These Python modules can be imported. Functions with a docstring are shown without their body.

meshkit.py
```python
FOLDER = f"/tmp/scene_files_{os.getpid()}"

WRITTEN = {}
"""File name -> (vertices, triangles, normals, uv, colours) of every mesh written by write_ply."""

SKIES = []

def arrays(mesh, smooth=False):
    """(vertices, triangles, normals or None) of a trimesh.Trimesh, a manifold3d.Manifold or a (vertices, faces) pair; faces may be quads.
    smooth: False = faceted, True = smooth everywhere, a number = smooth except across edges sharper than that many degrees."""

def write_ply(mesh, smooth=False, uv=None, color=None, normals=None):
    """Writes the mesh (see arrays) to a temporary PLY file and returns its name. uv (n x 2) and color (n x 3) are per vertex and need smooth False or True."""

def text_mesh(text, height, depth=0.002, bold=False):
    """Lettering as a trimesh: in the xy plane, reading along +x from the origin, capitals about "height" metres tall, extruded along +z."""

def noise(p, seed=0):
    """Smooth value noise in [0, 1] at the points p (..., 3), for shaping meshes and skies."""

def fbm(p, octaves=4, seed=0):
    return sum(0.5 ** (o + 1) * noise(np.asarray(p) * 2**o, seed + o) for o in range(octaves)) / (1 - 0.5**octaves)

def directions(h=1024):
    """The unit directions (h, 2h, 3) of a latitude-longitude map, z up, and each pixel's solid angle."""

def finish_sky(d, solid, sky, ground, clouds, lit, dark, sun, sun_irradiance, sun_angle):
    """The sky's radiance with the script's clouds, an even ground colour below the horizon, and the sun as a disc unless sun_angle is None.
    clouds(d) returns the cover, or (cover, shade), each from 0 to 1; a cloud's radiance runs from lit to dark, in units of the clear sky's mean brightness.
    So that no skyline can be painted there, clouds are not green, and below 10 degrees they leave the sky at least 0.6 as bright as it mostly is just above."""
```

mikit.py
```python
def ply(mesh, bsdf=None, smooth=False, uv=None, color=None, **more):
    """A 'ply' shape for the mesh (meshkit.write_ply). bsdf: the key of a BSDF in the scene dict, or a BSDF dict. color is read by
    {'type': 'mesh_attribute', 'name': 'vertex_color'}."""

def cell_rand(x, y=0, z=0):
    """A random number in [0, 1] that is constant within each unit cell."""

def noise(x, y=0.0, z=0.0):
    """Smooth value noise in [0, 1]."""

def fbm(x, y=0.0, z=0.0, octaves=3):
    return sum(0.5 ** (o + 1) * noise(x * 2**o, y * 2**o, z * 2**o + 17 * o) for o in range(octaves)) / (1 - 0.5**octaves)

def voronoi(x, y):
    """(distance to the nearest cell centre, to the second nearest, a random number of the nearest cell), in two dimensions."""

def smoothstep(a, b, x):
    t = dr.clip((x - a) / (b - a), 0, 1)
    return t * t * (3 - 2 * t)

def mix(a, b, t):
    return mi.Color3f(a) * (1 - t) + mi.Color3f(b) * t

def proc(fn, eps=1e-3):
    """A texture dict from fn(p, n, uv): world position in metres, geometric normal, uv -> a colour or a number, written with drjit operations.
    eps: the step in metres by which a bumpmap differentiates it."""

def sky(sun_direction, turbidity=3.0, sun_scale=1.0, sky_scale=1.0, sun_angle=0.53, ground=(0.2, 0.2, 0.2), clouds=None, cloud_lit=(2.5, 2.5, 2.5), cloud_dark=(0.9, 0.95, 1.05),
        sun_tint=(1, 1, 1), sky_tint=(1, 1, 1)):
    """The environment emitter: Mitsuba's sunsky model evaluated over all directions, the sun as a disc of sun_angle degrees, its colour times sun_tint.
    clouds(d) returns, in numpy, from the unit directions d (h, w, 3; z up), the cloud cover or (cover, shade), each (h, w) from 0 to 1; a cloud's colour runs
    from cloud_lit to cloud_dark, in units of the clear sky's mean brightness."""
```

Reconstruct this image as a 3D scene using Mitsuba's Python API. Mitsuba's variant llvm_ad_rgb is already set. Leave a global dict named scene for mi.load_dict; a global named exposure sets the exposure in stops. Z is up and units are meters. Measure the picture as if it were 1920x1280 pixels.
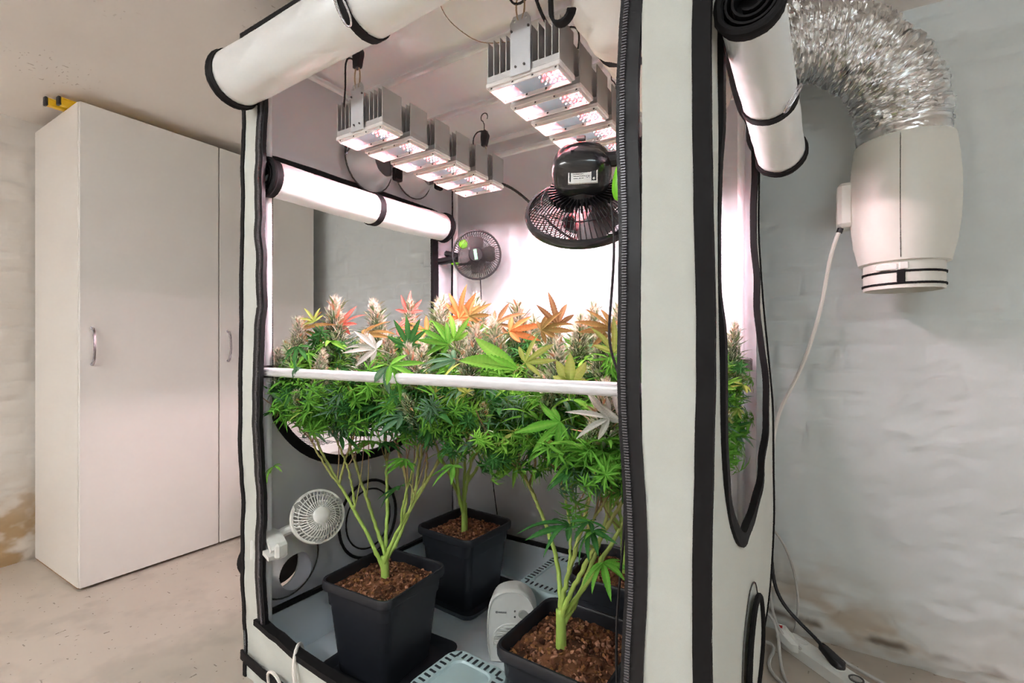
import math, random, numpy as np, trimesh, mitsuba as mi, mikit, meshkit
import drjit as dr
from shapely.geometry import Polygon, Point, box as sbox
from mikit import proc, noise, fbm, smoothstep, mix, voronoi, cell_rand

T = mi.ScalarTransform4f
rng = np.random.default_rng(7)
random.seed(7)
scene, labels = {'type': 'scene'}, {}

# ---------------------------------------------------------------- camera, light, exposure
FOC, YAW, CAMH = 895.0, math.radians(31.85), 1.10
CY, SY = math.cos(YAW), math.sin(YAW)
scene['camera'] = {
    'type': 'perspective', 'fov': math.degrees(2 * math.atan(960 / FOC)), 'fov_axis': 'x', 'near_clip': 0.02, 'far_clip': 100.0,
    'principal_point_offset_y': -8 / 1280,
    'to_world': T().look_at(origin=[0, 0, CAMH], target=[-SY, CY, CAMH], up=[0, 0, 1])}
exposure = 2.37
ROOM_LIGHT = 11.3                     # radiance of the two unseen room lamps behind the camera
LED_WHITE, LED_RED = 850.0, 165.0      # radiance of the grow light diodes


def lin(r, g, b):
    a = np.array([r, g, b], float) / 255
    return np.where(a < 0.04045, a / 12.92, ((a + 0.055) / 1.055) ** 2.4)


def rgb(r, g, b):
    return {'type': 'rgb', 'value': [float(x) for x in lin(r, g, b)]}


def C(r, g, b):
    return [float(x) for x in lin(r, g, b)]


# ---------------------------------------------------------------- helpers
def numbered(name, parent=None):
    base = name if parent is None else parent + '__' + name
    key, n = base, 0
    while key in scene or key in labels or key in RES:
        n += 1
        key = f'{base}_{n:03d}'
    RES.add(key)
    return key


RES = set()


def tag(key, label=None, cat=None, group=None, kind=None):
    d = labels.setdefault(key, {})
    for k, v in (('label', label), ('category', cat), ('group', group), ('kind', kind)):
        if v:
            d[k] = v
    return key


def thing(name, label, cat, group=None):
    return tag(numbered(name), label, cat, group)


def obj(name, mesh, m, parent=None, label=None, cat=None, group=None, kind=None, smooth=35, to_world=None, **kw):
    key = numbered(name, parent)
    d = mikit.ply(mesh, m, smooth=smooth, **kw)
    if to_world is not None:
        d['to_world'] = to_world
    scene[key] = d
    if label or cat or group or kind:
        tag(key, label, cat, group, kind)
    return key


def inst(name, d, parent, to_world, label=None, kind=None):
    key = numbered(name, parent)
    scene[key] = {**d, 'to_world': to_world}
    if label or kind:
        tag(key, label, kind=kind)
    return key


def mat4(R, t):
    m = np.eye(4)
    m[:3, :3], m[:3, 3] = R, t
    return T(m.tolist())


def cat_m(ms):
    return trimesh.util.concatenate([m for m in ms])


def moved(m, x=0, y=0, z=0):
    m = m.copy()
    m.apply_translation([x, y, z])
    return m


def rot(m, deg, ax, pt=(0, 0, 0)):
    m = m.copy()
    m.apply_transform(trimesh.transformations.rotation_matrix(math.radians(deg), ax, pt))
    return m


def bx(x0, x1, y0, y1, z0, z1, b=0.0):
    """box with its edges chamfered by b"""
    if b <= 0:
        m = trimesh.creation.box(extents=[x1 - x0, y1 - y0, z1 - z0])
        return moved(m, (x0 + x1) / 2, (y0 + y1) / 2, (z0 + z1) / 2)
    pts = []
    for x, sx in ((x0, 1), (x1, -1)):
        for y, sy in ((y0, 1), (y1, -1)):
            for z, sz in ((z0, 1), (z1, -1)):
                for k in range(3):
                    q = [x + sx * b, y + sy * b, z + sz * b]
                    q[k] = (x, y, z)[k]
                    pts.append(q)
    return trimesh.convex.convex_hull(np.array(pts))


def spline(pts, n=40):
    from scipy.interpolate import CubicSpline
    p = np.array(pts, float)
    if len(p) == 2:
        return p[0] + (p[1] - p[0]) * np.linspace(0, 1, n)[:, None]
    t = np.concatenate([[0], np.cumsum(np.linalg.norm(np.diff(p, axis=0), axis=1))])
    return CubicSpline(t, p)(np.linspace(0, t[-1], n))


def frames(path, up=None, closed=False):
    p = np.asarray(path, float)
    if closed:
        t = np.roll(p, -1, 0) - np.roll(p, 1, 0)
    else:
        t = np.gradient(p, axis=0)
    t /= np.linalg.norm(t, axis=1, keepdims=True) + 1e-12
    N = np.zeros_like(p)
    if up is not None:
        u = np.broadcast_to(np.asarray(up, float), p.shape)
        N = u - (u * t).sum(1, keepdims=True) * t
        N /= np.linalg.norm(N, axis=1, keepdims=True) + 1e-12
    else:
        n = np.cross(t[0], [0.31, 0.2, 0.93])
        if np.linalg.norm(n) < 1e-3:
            n = np.cross(t[0], [1, 0, 0])
        for i in range(len(p)):
            n = n - n.dot(t[i]) * t[i]
            n /= np.linalg.norm(n)
            N[i] = n
    return t, N, np.cross(t, N)


def sweep(path, section, up=None, closed=False, scale=None):
    """section (k,2) in (N, B) axes swept along path"""
    p = np.asarray(path, float)
    t, N, B = frames(p, up, closed)
    sec = np.asarray(section, float)
    k, n = len(sec), len(p)
    sc = np.ones(n) if scale is None else np.broadcast_to(np.asarray(scale, float), (n,))
    v = p[:, None] + sc[:, None, None] * (sec[None, :, 0:1] * N[:, None] + sec[None, :, 1:2] * B[:, None])
    v = v.reshape(-1, 3)
    i, j = np.meshgrid(np.arange(n if closed else n - 1), np.arange(k), indexing='ij')
    a, b = i * k + j, i * k + (j + 1) % k
    c, d = ((i + 1) % n) * k + (j + 1) % k, ((i + 1) % n) * k + j
    f = np.vstack([np.stack([a, b, c], -1).reshape(-1, 3), np.stack([a, c, d], -1).reshape(-1, 3)])
    if not closed:
        v = np.vstack([v, p[0], p[-1]])
        s0, s1 = n * k, n * k + 1
        r = np.arange(k)
        f = np.vstack([f, np.stack([np.full(k, s0), (r + 1) % k, r], -1), np.stack([np.full(k, s1), (n - 1) * k + r, (n - 1) * k + (r + 1) % k], -1)])
    return trimesh.Trimesh(v, f, process=False)


def circ(r, n=8):
    a = np.arange(n) / n * 2 * math.pi
    return np.stack([r * np.cos(a), r * np.sin(a)], -1)


def tube(path, r, n=8, closed=False):
    if np.ndim(r):
        return sweep(path, circ(1.0, n), closed=closed, scale=np.asarray(r))
    return sweep(path, circ(r, n), closed=closed)


def strap(path, w, t, up, closed=False):
    """flat band: thickness along up, width across"""
    return sweep(path, [(-t / 2, -w / 2), (t / 2, -w / 2), (t / 2, w / 2), (-t / 2, w / 2)], up=up, closed=closed)


def lathe(profile, n=32):
    """profile [(r,z)...] around z; open or closed at r=0"""
    pr = np.asarray(profile, float)
    a = np.arange(n) / n * 2 * math.pi
    v = np.stack([pr[:, None, 0] * np.cos(a), pr[:, None, 0] * np.sin(a), np.broadcast_to(pr[:, None, 1], (len(pr), n))], -1).reshape(-1, 3)
    i, j = np.meshgrid(np.arange(len(pr) - 1), np.arange(n), indexing='ij')
    A, B_, C_, D = i * n + j, i * n + (j + 1) % n, (i + 1) * n + (j + 1) % n, (i + 1) * n + j
    f = np.vstack([np.stack([A, B_, C_], -1).reshape(-1, 3), np.stack([A, C_, D], -1).reshape(-1, 3)])
    m = trimesh.Trimesh(v, f, process=False)
    m.merge_vertices()
    m.update_faces(m.nondegenerate_faces())
    return m


def outward(m):
    if m.volume < 0:
        m.invert()
    return m


def axis_rot(d, up=(0, 0, 1)):
    """rotation whose z column is d"""
    z = np.asarray(d, float) / np.linalg.norm(d)
    x = np.cross(up, z)
    if np.linalg.norm(x) < 1e-6:
        x = np.cross([0, 1, 0], z)
    x /= np.linalg.norm(x)
    return np.stack([x, np.cross(z, x), z], 1)


def put(m, d, t, up=(0, 0, 1)):
    m = m.copy()
    M = np.eye(4)
    M[:3, :3], M[:3, 3] = axis_rot(d, up), t
    m.apply_transform(M)
    return m


def text_on(s, h, M, depth=0.0006):
    m = meshkit.text_mesh(s, h, depth)
    m.apply_transform(M)
    return m


# ---------------------------------------------------------------- materials
def two(b):
    return {'type': 'twosided', 'b': b}


def prin(col, rough=0.5, **kw):
    return two({'type': 'principled', 'base_color': col if isinstance(col, dict) else rgb(*col), 'roughness': rough, **kw})


def bumped(b, fn, scale=1.0, eps=2e-3):
    return two({'type': 'bumpmap', 'tex': proc(fn, eps), 'scale': scale, 'b': b})


def f_ceiling(p, n, uv):
    a = fbm(p.x * 1.5, p.y * 1.5, 3, 4)
    pit = smoothstep(0.86, 0.92, noise(p.x * 70, p.y * 110, 5)) * smoothstep(0.55, 0.7, noise(p.x * 3, p.y * 3, 9))
    line = smoothstep(0.004, 0.0, dr.abs(p.x + 1.02 + 0.02 * noise(p.y * 3, 1, 2))) * 0.5
    c = mix(C(222, 215, 209), C(234, 228, 223), a)
    return mix(c, C(160, 146, 134), dr.minimum(pit * 0.5 + line, 1))


def f_backwall(p, n, uv):
    a = fbm(p.x * 2.2, p.z * 2.2, 1, 4)
    c = mix(C(204, 209, 210), C(219, 223, 223), a)
    low = smoothstep(0.36, 0.02, p.z + 0.22 * (fbm(p.x * 3, p.z * 5, 4, 4) - 0.5))
    stain = smoothstep(0.48, 0.7, fbm(p.x * 5, p.z * 9, 7, 4))
    c = mix(c, C(164, 142, 116), low * (0.25 + 0.6 * stain))
    crack = smoothstep(0.022, 0.0, dr.abs(p.z - 0.045 - 0.045 * fbm(p.x * 6, 2, 3, 4))) * smoothstep(0.4, 0.6, fbm(p.x * 9, p.z * 6, 1, 3))
    return mix(c, C(84, 66, 48), crack * 0.85)


def f_leftwall(p, n, uv):
    a = fbm(p.y * 2.5, p.z * 2.5, 1, 4)
    c = mix(C(200, 192, 184), C(218, 212, 206), a)
    low = smoothstep(0.62, 0.1, p.z + 0.35 * (fbm(p.y * 5, p.z * 5, 4, 4) - 0.5))
    st = smoothstep(0.35, 0.62, fbm(p.y * 9, p.z * 13, 8, 4))
    return mix(c, C(160, 128, 84), low * (0.3 + 0.6 * st))


def f_floor(p, n, uv):
    a = fbm(p.x * 1.1, p.y * 1.1, 1, 4)
    b = fbm(p.x * 9, p.y * 9, 3, 4)
    c = mix(C(166, 155, 144), C(182, 171, 159), smoothstep(0.25, 0.75, a))
    c = mix(c, C(150, 141, 131), smoothstep(0.5, 0.8, b) * 0.35)
    spot = smoothstep(0.93, 0.97, noise(p.x * 70, p.y * 70, 5))
    return mix(c, C(96, 84, 74), spot * 0.6)


def f_canvas(p, n, uv):
    a = fbm(p.x * 3 + 1, p.y * 3, p.z * 3, 3)
    w = noise(p.x * 900, p.y * 900, p.z * 900)
    return mix(C(188, 189, 183), C(201, 203, 197), 0.7 * a + 0.3 * w)


def f_soil(p, n, uv):
    a = fbm(p.x * 30, p.y * 30, p.z * 30, 4)
    b = noise(p.x * 160, p.y * 160, p.z * 160)
    c = mix(C(58, 36, 26), C(120, 78, 56), smoothstep(0.3, 0.7, a))
    return mix(c, C(150, 108, 82), smoothstep(0.62, 0.85, b) * 0.6)


def f_mylarbump(p, n, uv):
    return fbm(p.x * 9, p.y * 9, p.z * 2.5, 3) * 0.014 + noise(p.x * 46, p.y * 46, p.z * 10) * 0.0016


def f_foilbump(p, n, uv):
    return fbm(p.x * 22, p.y * 22, p.z * 40, 3) * 0.008


def f_gritbump(p, n, uv):
    return fbm(p.x * 40, p.y * 40, p.z * 40, 4) * 0.004


def f_floorbump(p, n, uv):
    return fbm(p.x * 14, p.y * 14, 1, 4) * 0.0016


def f_roofbump(p, n, uv):
    return fbm(p.x * 5, p.y * 5, 2, 4) * 0.02


VC = {'type': 'mesh_attribute', 'name': 'vertex_color'}
M = {
    'ceiling_paint': prin(proc(f_ceiling), 0.85, specular=0.2),
    'backwall_paint': bumped({'type': 'principled', 'base_color': proc(f_backwall), 'roughness': 0.75, 'specular': 0.3}, f_gritbump),
    'leftwall_paint': bumped({'type': 'principled', 'base_color': proc(f_leftwall), 'roughness': 0.8, 'specular': 0.3}, f_gritbump),
    'plain_paint': prin((214, 209, 203), 0.8),
    'floor_concrete': bumped({'type': 'principled', 'base_color': proc(f_floor), 'roughness': 0.42, 'specular': 0.45}, f_floorbump),
    'melamine': prin((222, 217, 212), 0.45, specular=0.4),
    'board_core': prin((150, 120, 88), 0.8),
    'chrome': two({'type': 'roughconductor', 'material': 'Cr', 'alpha': 0.12}),
    'canvas': prin(proc(f_canvas), 0.7, sheen=0.2, specular=0.3),
    'mylar': bumped({'type': 'principled', 'base_color': rgb(222, 221, 226), 'metallic': 0.4, 'roughness': 0.34, 'specular': 0.5}, f_mylarbump),
    'mylar_tray': bumped({'type': 'principled', 'base_color': rgb(228, 236, 242), 'metallic': 0.3, 'roughness': 0.3}, f_mylarbump),
    'roof_film': bumped({'type': 'principled', 'base_color': rgb(245, 243, 246), 'metallic': 0.0, 'roughness': 0.3, 'specular': 0.6, 'clearcoat': 0.6, 'clearcoat_gloss': 0.8}, f_roofbump),
    'vinyl': bumped({'type': 'principled', 'base_color': rgb(238, 241, 243), 'metallic': 0.05, 'roughness': 0.32, 'specular': 0.6, 'clearcoat': 0.7, 'clearcoat_gloss': 0.9}, f_roofbump),
    'webbing': prin((17, 16, 18), 0.7, specular=0.25),
    'zip_black': prin((18, 18, 22), 0.5, specular=0.4),
    'zip_grey': prin((96, 94, 98), 0.35, metallic=0.3),
    'enamel': prin((232, 232, 236), 0.25, specular=0.6),
    'alu': prin((196, 194, 194), 0.38, metallic=0.75),
    'alu_plate': prin((198, 198, 202), 0.42, metallic=0.5),
    'pcb_white': prin((240, 240, 244), 0.4),
    'pcb_blue': prin((176, 196, 222), 0.4),
    'screw': prin((90, 86, 86), 0.35, metallic=0.8),
    'black_gloss': prin((19, 21, 25), 0.18, specular=0.7, clearcoat=0.5),
    'black_plastic': prin((22, 21, 24), 0.38, specular=0.5),
    'pot_plastic': prin((32, 34, 40), 0.42, specular=0.5),
    'green_plastic': prin((122, 205, 40), 0.3, specular=0.5),
    'mint_plastic': prin((120, 190, 140), 0.4),
    'white_plastic': prin((226, 226, 222), 0.35, specular=0.5),
    'fan_white': prin((228, 227, 222), 0.3, specular=0.5),
    'duct_white': prin((224, 222, 215), 0.38, specular=0.45),
    'grey_plastic': prin((150, 150, 146), 0.4),
    'dark_grey': prin((70, 68, 66), 0.5),
    'crate_plastic': prin((178, 200, 204), 0.35, specular=0.5),
    'hole_dark': prin((38, 44, 50), 0.7),
    'foil': bumped({'type': 'roughconductor', 'material': 'Al', 'alpha': 0.09}, f_foilbump, 1.0, 1e-3),
    'yellow_paint': prin((226, 182, 36), 0.4),
    'cord_white': prin((226, 220, 214), 0.45),
    'cord_grey': prin((176, 172, 168), 0.5),
    'cord_black': prin((24, 24, 27), 0.5),
    'rope_tan': prin((176, 150, 124), 0.7),
    'thread_brown': prin((150, 122, 96), 0.7),
    'fleece': bumped({'type': 'principled', 'base_color': rgb(232, 224, 216), 'roughness': 0.9, 'sheen': 0.6}, f_mylarbump),
    'soil': prin(proc(f_soil), 0.9, specular=0.2),
    'soil_chip': prin(VC, 0.85, specular=0.2),
    'leaf': {'type': 'principledthin', 'base_color': VC, 'roughness': 0.5, 'diff_trans': 0.55, 'spec_trans': 0.0, 'sheen': 0.1},
    'bud': prin(VC, 0.6, specular=0.3),
    'stem': prin(VC, 0.5, specular=0.35),
    'label_paper': prin((222, 222, 220), 0.5),
    'ink': prin((40, 40, 44), 0.6),
    'grey_print': prin((120, 122, 122), 0.5),
    'red_plastic': prin((176, 36, 40), 0.4),
    'lens_frame': prin((236, 232, 232), 0.25, specular=0.6, spec_trans=0.0),
}
scene.update(M)

# ---------------------------------------------------------------- the room
X0, X1, Y0, Y1, ZC = -3.40, 2.40, -2.60, 2.10, 2.25


def grid(x0, x1, nx, y0, y1, ny, fn):
    """fn(a,b)->(n,3) on a grid"""
    a, b = np.meshgrid(np.linspace(x0, x1, nx + 1), np.linspace(y0, y1, ny + 1), indexing='ij')
    v = fn(a.ravel(), b.ravel())
    i, j = np.meshgrid(np.arange(nx), np.arange(ny), indexing='ij')
    w = ny + 1
    A, B_, C_, D = i * w + j, (i + 1) * w + j, (i + 1) * w + j + 1, i * w + j + 1
    f = np.vstack([np.stack([A, B_, C_], -1).reshape(-1, 3), np.stack([A, C_, D], -1).reshape(-1, 3)])
    return trimesh.Trimesh(v, f, process=False)


def struct(name, mesh, m, **kw):
    return obj(name, mesh, m, kind='structure', **kw)


struct('floor', bx(X0 - .1, X1 + .1, Y0 - .1, Y1 + .1, -0.1, 0.0), 'floor_concrete', smooth=False)
struct('ceiling', bx(X0 - .1, X1 + .1, Y0 - .1, Y1 + .1, ZC, ZC + 0.1), 'ceiling_paint', smooth=False)


def brick_relief(a, z, seed, L=0.225, Hc=0.092):
    """height of painted-over brickwork: sunken joints, uneven faces, rough plaster"""
    row = np.floor(z / Hc)
    aa = a / L + 0.5 * (row % 2) + 0.15 * meshkit.noise(np.stack([row * 3.1, row * 0, row * 0], -1), seed)
    wz = 0.012 * (meshkit.fbm(np.stack([a * 6, z * 6, a * 0], -1), 3, seed) - 0.5)
    dz = np.abs(((z + wz) / Hc + 0.5) % 1 - 0.5) * Hc
    dx = np.abs((aa + 0.5) % 1 - 0.5) * L
    joint = np.exp(-(np.minimum(dz, dx) / 0.009) ** 2)
    keep = meshkit.fbm(np.stack([a * 1.7, z * 1.7, a * 0 + 4], -1), 3, seed + 3)
    face = meshkit.noise(np.stack([np.floor(aa), row, row * 0], -1) + 0.5, seed + 5)
    rough = meshkit.fbm(np.stack([a * 16, z * 26, a * 0], -1), 4, seed + 8)
    wave = meshkit.fbm(np.stack([a * 2, z * 2, a * 0], -1), 3, seed + 9)
    h = -0.009 * joint * np.clip(keep * 2.4 - 0.5, 0, 1) + 0.003 * (face - 0.5) + 0.017 * (rough - 0.5) + 0.02 * (wave - 0.5)
    base = np.exp(-((z - 0.04 - 0.03 * wave) / 0.035) ** 2)
    return h + 0.016 * base * (rough + 0.3)


def wall_slab(axis, pos, thick, a0, a1, na, nz, seed, sign):
    def fn(a, z):
        h = brick_relief(a, z, seed) * sign
        return np.stack([a, pos + h, z], -1) if axis == 'y' else np.stack([pos + h, a, z], -1)
    front = grid(a0, a1, na, 0, ZC, nz, fn)
    back = bx(a0, a1, pos - sign * 0.02, pos - sign * thick, 0, ZC) if axis == 'y' else bx(pos - sign * 0.02, pos - sign * thick, a0, a1, 0, ZC)
    return cat_m([front, back])


struct('wall_back', wall_slab('y', Y1 + 0.008, 0.12, X0, X1, 560, 210, 3, -1), 'backwall_paint', smooth=True)
struct('wall_left', wall_slab('x', X0 - 0.008, 0.12, Y0, Y1, 330, 160, 11, 1), 'leftwall_paint', smooth=True)
struct('wall_right', bx(X1, X1 + .1, Y0, Y1, 0, ZC), 'plain_paint', smooth=False)  # out of view, kept pale to bounce light into the room
struct('wall_front', bx(X0, X1, Y0 - .1, Y0, 0, ZC), 'plain_paint', smooth=False)  # unseen wall behind the camera, pale for the same bounce

# two unseen ceiling lamps behind the camera, placed to light the room
for k, (lx, ly) in enumerate(((-1.55, -1.15), (1.15, -0.75))):
    t = thing('ceiling_lamp', 'unseen ceiling lamp with a white diffuser, out of view, lighting the room, ' + ('nearer to the wardrobes' if k == 0 else 'nearer to the duct fan wall'), 'lamp')
    obj('housing', bx(lx - .72, lx + .72, ly - .07, ly + .07, ZC - .05, ZC - .002, .006), 'enamel', t, smooth=False)
    a = np.linspace(-math.pi, 0, 13)
    sec = np.stack([0.085 * np.cos(a), 0.055 * np.sin(a)], -1)
    dif = outward(sweep([[lx - .7, ly, ZC - .052], [lx + .7, ly, ZC - .052]], np.stack([sec[:, 1], sec[:, 0]], -1), up=(0, 0, 1)))
    obj('diffuser', dif, 'pcb_white', t, smooth=False, emitter={'type': 'area', 'radiance': {'type': 'rgb', 'value': [ROOM_LIGHT * q for q in ((1.07, 1.12, 1.13) if k == 0 else (.36, .45, .48))]}})

# ---------------------------------------------------------------- wardrobes
for k, (ya, yb) in enumerate(((0.79, 1.383), (1.387, 1.98))):
    t = thing('wardrobe', ('tall white wardrobe at the corner of the room, yellow levels lying on top' if k == 0 else 'tall white wardrobe partly behind the grow tent, next to the gap at the back wall'), 'wardrobe', 'white wardrobes')
    xf, xb, zt = -2.785, -3.375, 2.195
    obj('side_panel', bx(xb, xf, ya, ya + .018, 0.012, zt, .001), 'melamine', t, smooth=False)
    obj('side_panel', bx(xb, xf, yb - .018, yb, 0.012, zt, .001), 'melamine', t, smooth=False)
    obj('top_panel', bx(xb, xf, ya + .018, yb - .018, zt - .018, zt), 'melamine', t, smooth=False)
    obj('back_panel', bx(xb, xb + .006, ya + .018, yb - .018, .05, zt - .018), 'melamine', t, smooth=False)
    obj('bottom_panel', bx(xb, xf, ya + .018, yb - .018, .05, .068), 'melamine', t, smooth=False)
    obj('plinth', bx(xb, xf - .02, ya + .006, yb - .006, 0, .05), 'board_core', t, 'bare chipboard plinth', smooth=False)
    d = obj('door', bx(xf + .003, xf + .021, ya + .0015, yb - .0015, .014, zt - .002, .0012), 'melamine', t, smooth=False)
    hy = ya + 0.045
    a = np.linspace(0, math.pi, 17)
    path = np.stack([xf + .021 + .032 * np.sin(a) ** 0.8, np.full(17, hy), 1.098 - .082 * np.cos(a)], -1)
    hm = sweep(path, [(-.0035, -.006), (.0035, -.006), (.0035, .006), (-.0035, .006)], up=(0, 1, 0), scale=1.0)
    hd = obj('handle', cat_m([hm] + [put(trimesh.creation.cylinder(.007, .005), (1, 0, 0), (xf + .022, hy, z)) for z in (1.016, 1.18)]), 'chrome', d, 'curved chrome bow handle')

for k, (x, ya, yb, lab) in enumerate(((-2.905, .752, 1.36, 'yellow spirit level on the corner wardrobe, nearer to the door front'), (-2.963, .722, 1.2, 'yellow spirit level on the corner wardrobe, behind the other one'))):
    t = thing('spirit_level', lab, 'spirit level', 'spirit levels on the wardrobe')
    sec = [(-.019, -.013), (.019, -.013), (.019, -.007), (.012, -.004), (-.012, -.004), (-.019, -.007)]
    body = cat_m([bx(x - .012, x + .012, ya + .012, yb - .012, 2.199, 2.206, .001), bx(x - .012, x + .012, ya + .012, yb - .012, 2.227, 2.234, .001), bx(x - .0085, x + .0085, ya + .013, yb - .013, 2.206, 2.227)])
    obj('body', body, 'yellow_paint', t, smooth=False)
    for y0, y1 in ((ya, ya + .012), (yb - .012, yb)):
        obj('end_cap', bx(x - .0135, x + .0135, y0, y1, 2.1965, 2.2365, .003), 'black_plastic', t, 'black end cap', smooth=False)

# white appliance with a vent grille on the floor behind the tent's left window
t = thing('dehumidifier', 'white floor appliance with rows of vent holes on top, seen through the tent window', 'appliance')
ax0, ax1, ay0, ay1, az = -2.42, -2.02, 1.42, 1.82, .60
obj('body', bx(ax0, ax1, ay0, ay1, .02, az, .03), 'white_plastic', t)
obj('slot', bx(ax0 + .05, ax1 - .05, ay0 + .30, ay0 + .33, az - .004, az + .002), 'grey_plastic', t, 'grey air slot', smooth=False)
obj('vent_hole', cat_m([bx(ax0 + .06 + .018 * i, ax0 + .07 + .018 * i, ay0 + .05 + .024 * j, ay0 + .062 + .024 * j, az - .003, az + .0012) for i in range(16) for j in range(7)]), 'hole_dark', t, kind='stuff', smooth=False)
for x in (ax0 + .03, ax1 - .08):
    for y in (ay0 + .03, ay1 - .08):
        obj('foot', bx(x, x + .05, y, y + .05, 0, .02), 'grey_plastic', t, smooth=False)

# ---------------------------------------------------------------- the grow tent
TH = 2.12
FL, FR, BR, BL = np.array([-1.60, .88]), np.array([-.15, .88]), np.array([-.16, 1.93]), np.array([-1.55, 1.93])
tent = thing('grow_tent', 'open grow tent of off white canvas with black piping and reflective lining', 'tent')


class Panel:
    def __init__(self, P, Q, bulge=None):
        self.P, self.L = np.asarray(P, float), float(np.linalg.norm(np.subtract(Q, P)))
        self.d = (np.asarray(Q) - P) / self.L
        self.n = np.array([self.d[1], -self.d[0]])      # outward for FL>FR, FR>BR, BR>BL, BL>FL
        self.bulge = bulge or (lambda a, z: 0 * a)

    def map(self, a, z, off=0.0):
        a, z = np.broadcast_arrays(np.asarray(a, float), np.asarray(z, float))
        o = self.bulge(a, z) + off
        return np.stack([self.P[0] + self.d[0] * a + self.n[0] * o, self.P[1] + self.d[1] * a + self.n[1] * o, z], -1)

    def sheet(self, poly, off=0.0, edge=0.04):
        v, f = trimesh.creation.triangulate_polygon(poly, engine='earcut')
        v3, f3 = trimesh.remesh.subdivide_to_size(np.column_stack([v, np.zeros(len(v))]), f, edge, max_iter=14)
        m = trimesh.Trimesh(v3, f3)
        m.merge_vertices()
        return trimesh.Trimesh(self.map(m.vertices[:, 0], m.vertices[:, 1], off), m.faces, process=False)

    def edge(self, pts, w=0.024, t=0.014, closed=False, wob=0.0, seed=1):
        pts = np.asarray(pts, float)
        p = self.map(pts[:, 0], pts[:, 1])
        n3 = np.array([self.n[0], self.n[1], 0.0])
        if wob:
            q = np.stack([pts[:, 0] * 9, pts[:, 1] * 9, pts[:, 0] * 0], -1)
            p = p + n3 * wob * (meshkit.noise(q, seed)[:, None] - .5) * 2
        return strap(p, w, t, n3, closed)


def dense(pts, step=0.03, closed=False):
    pts = np.asarray(pts, float)
    if closed:
        pts = np.vstack([pts, pts[:1]])
    out = []
    for a, b in zip(pts[:-1], pts[1:]):
        k = max(1, int(np.ceil(np.linalg.norm(b - a) / step)))
        out += [a + (b - a) * i / k for i in range(k)]
    if not closed:
        out.append(pts[-1])
    return np.array(out)


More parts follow.
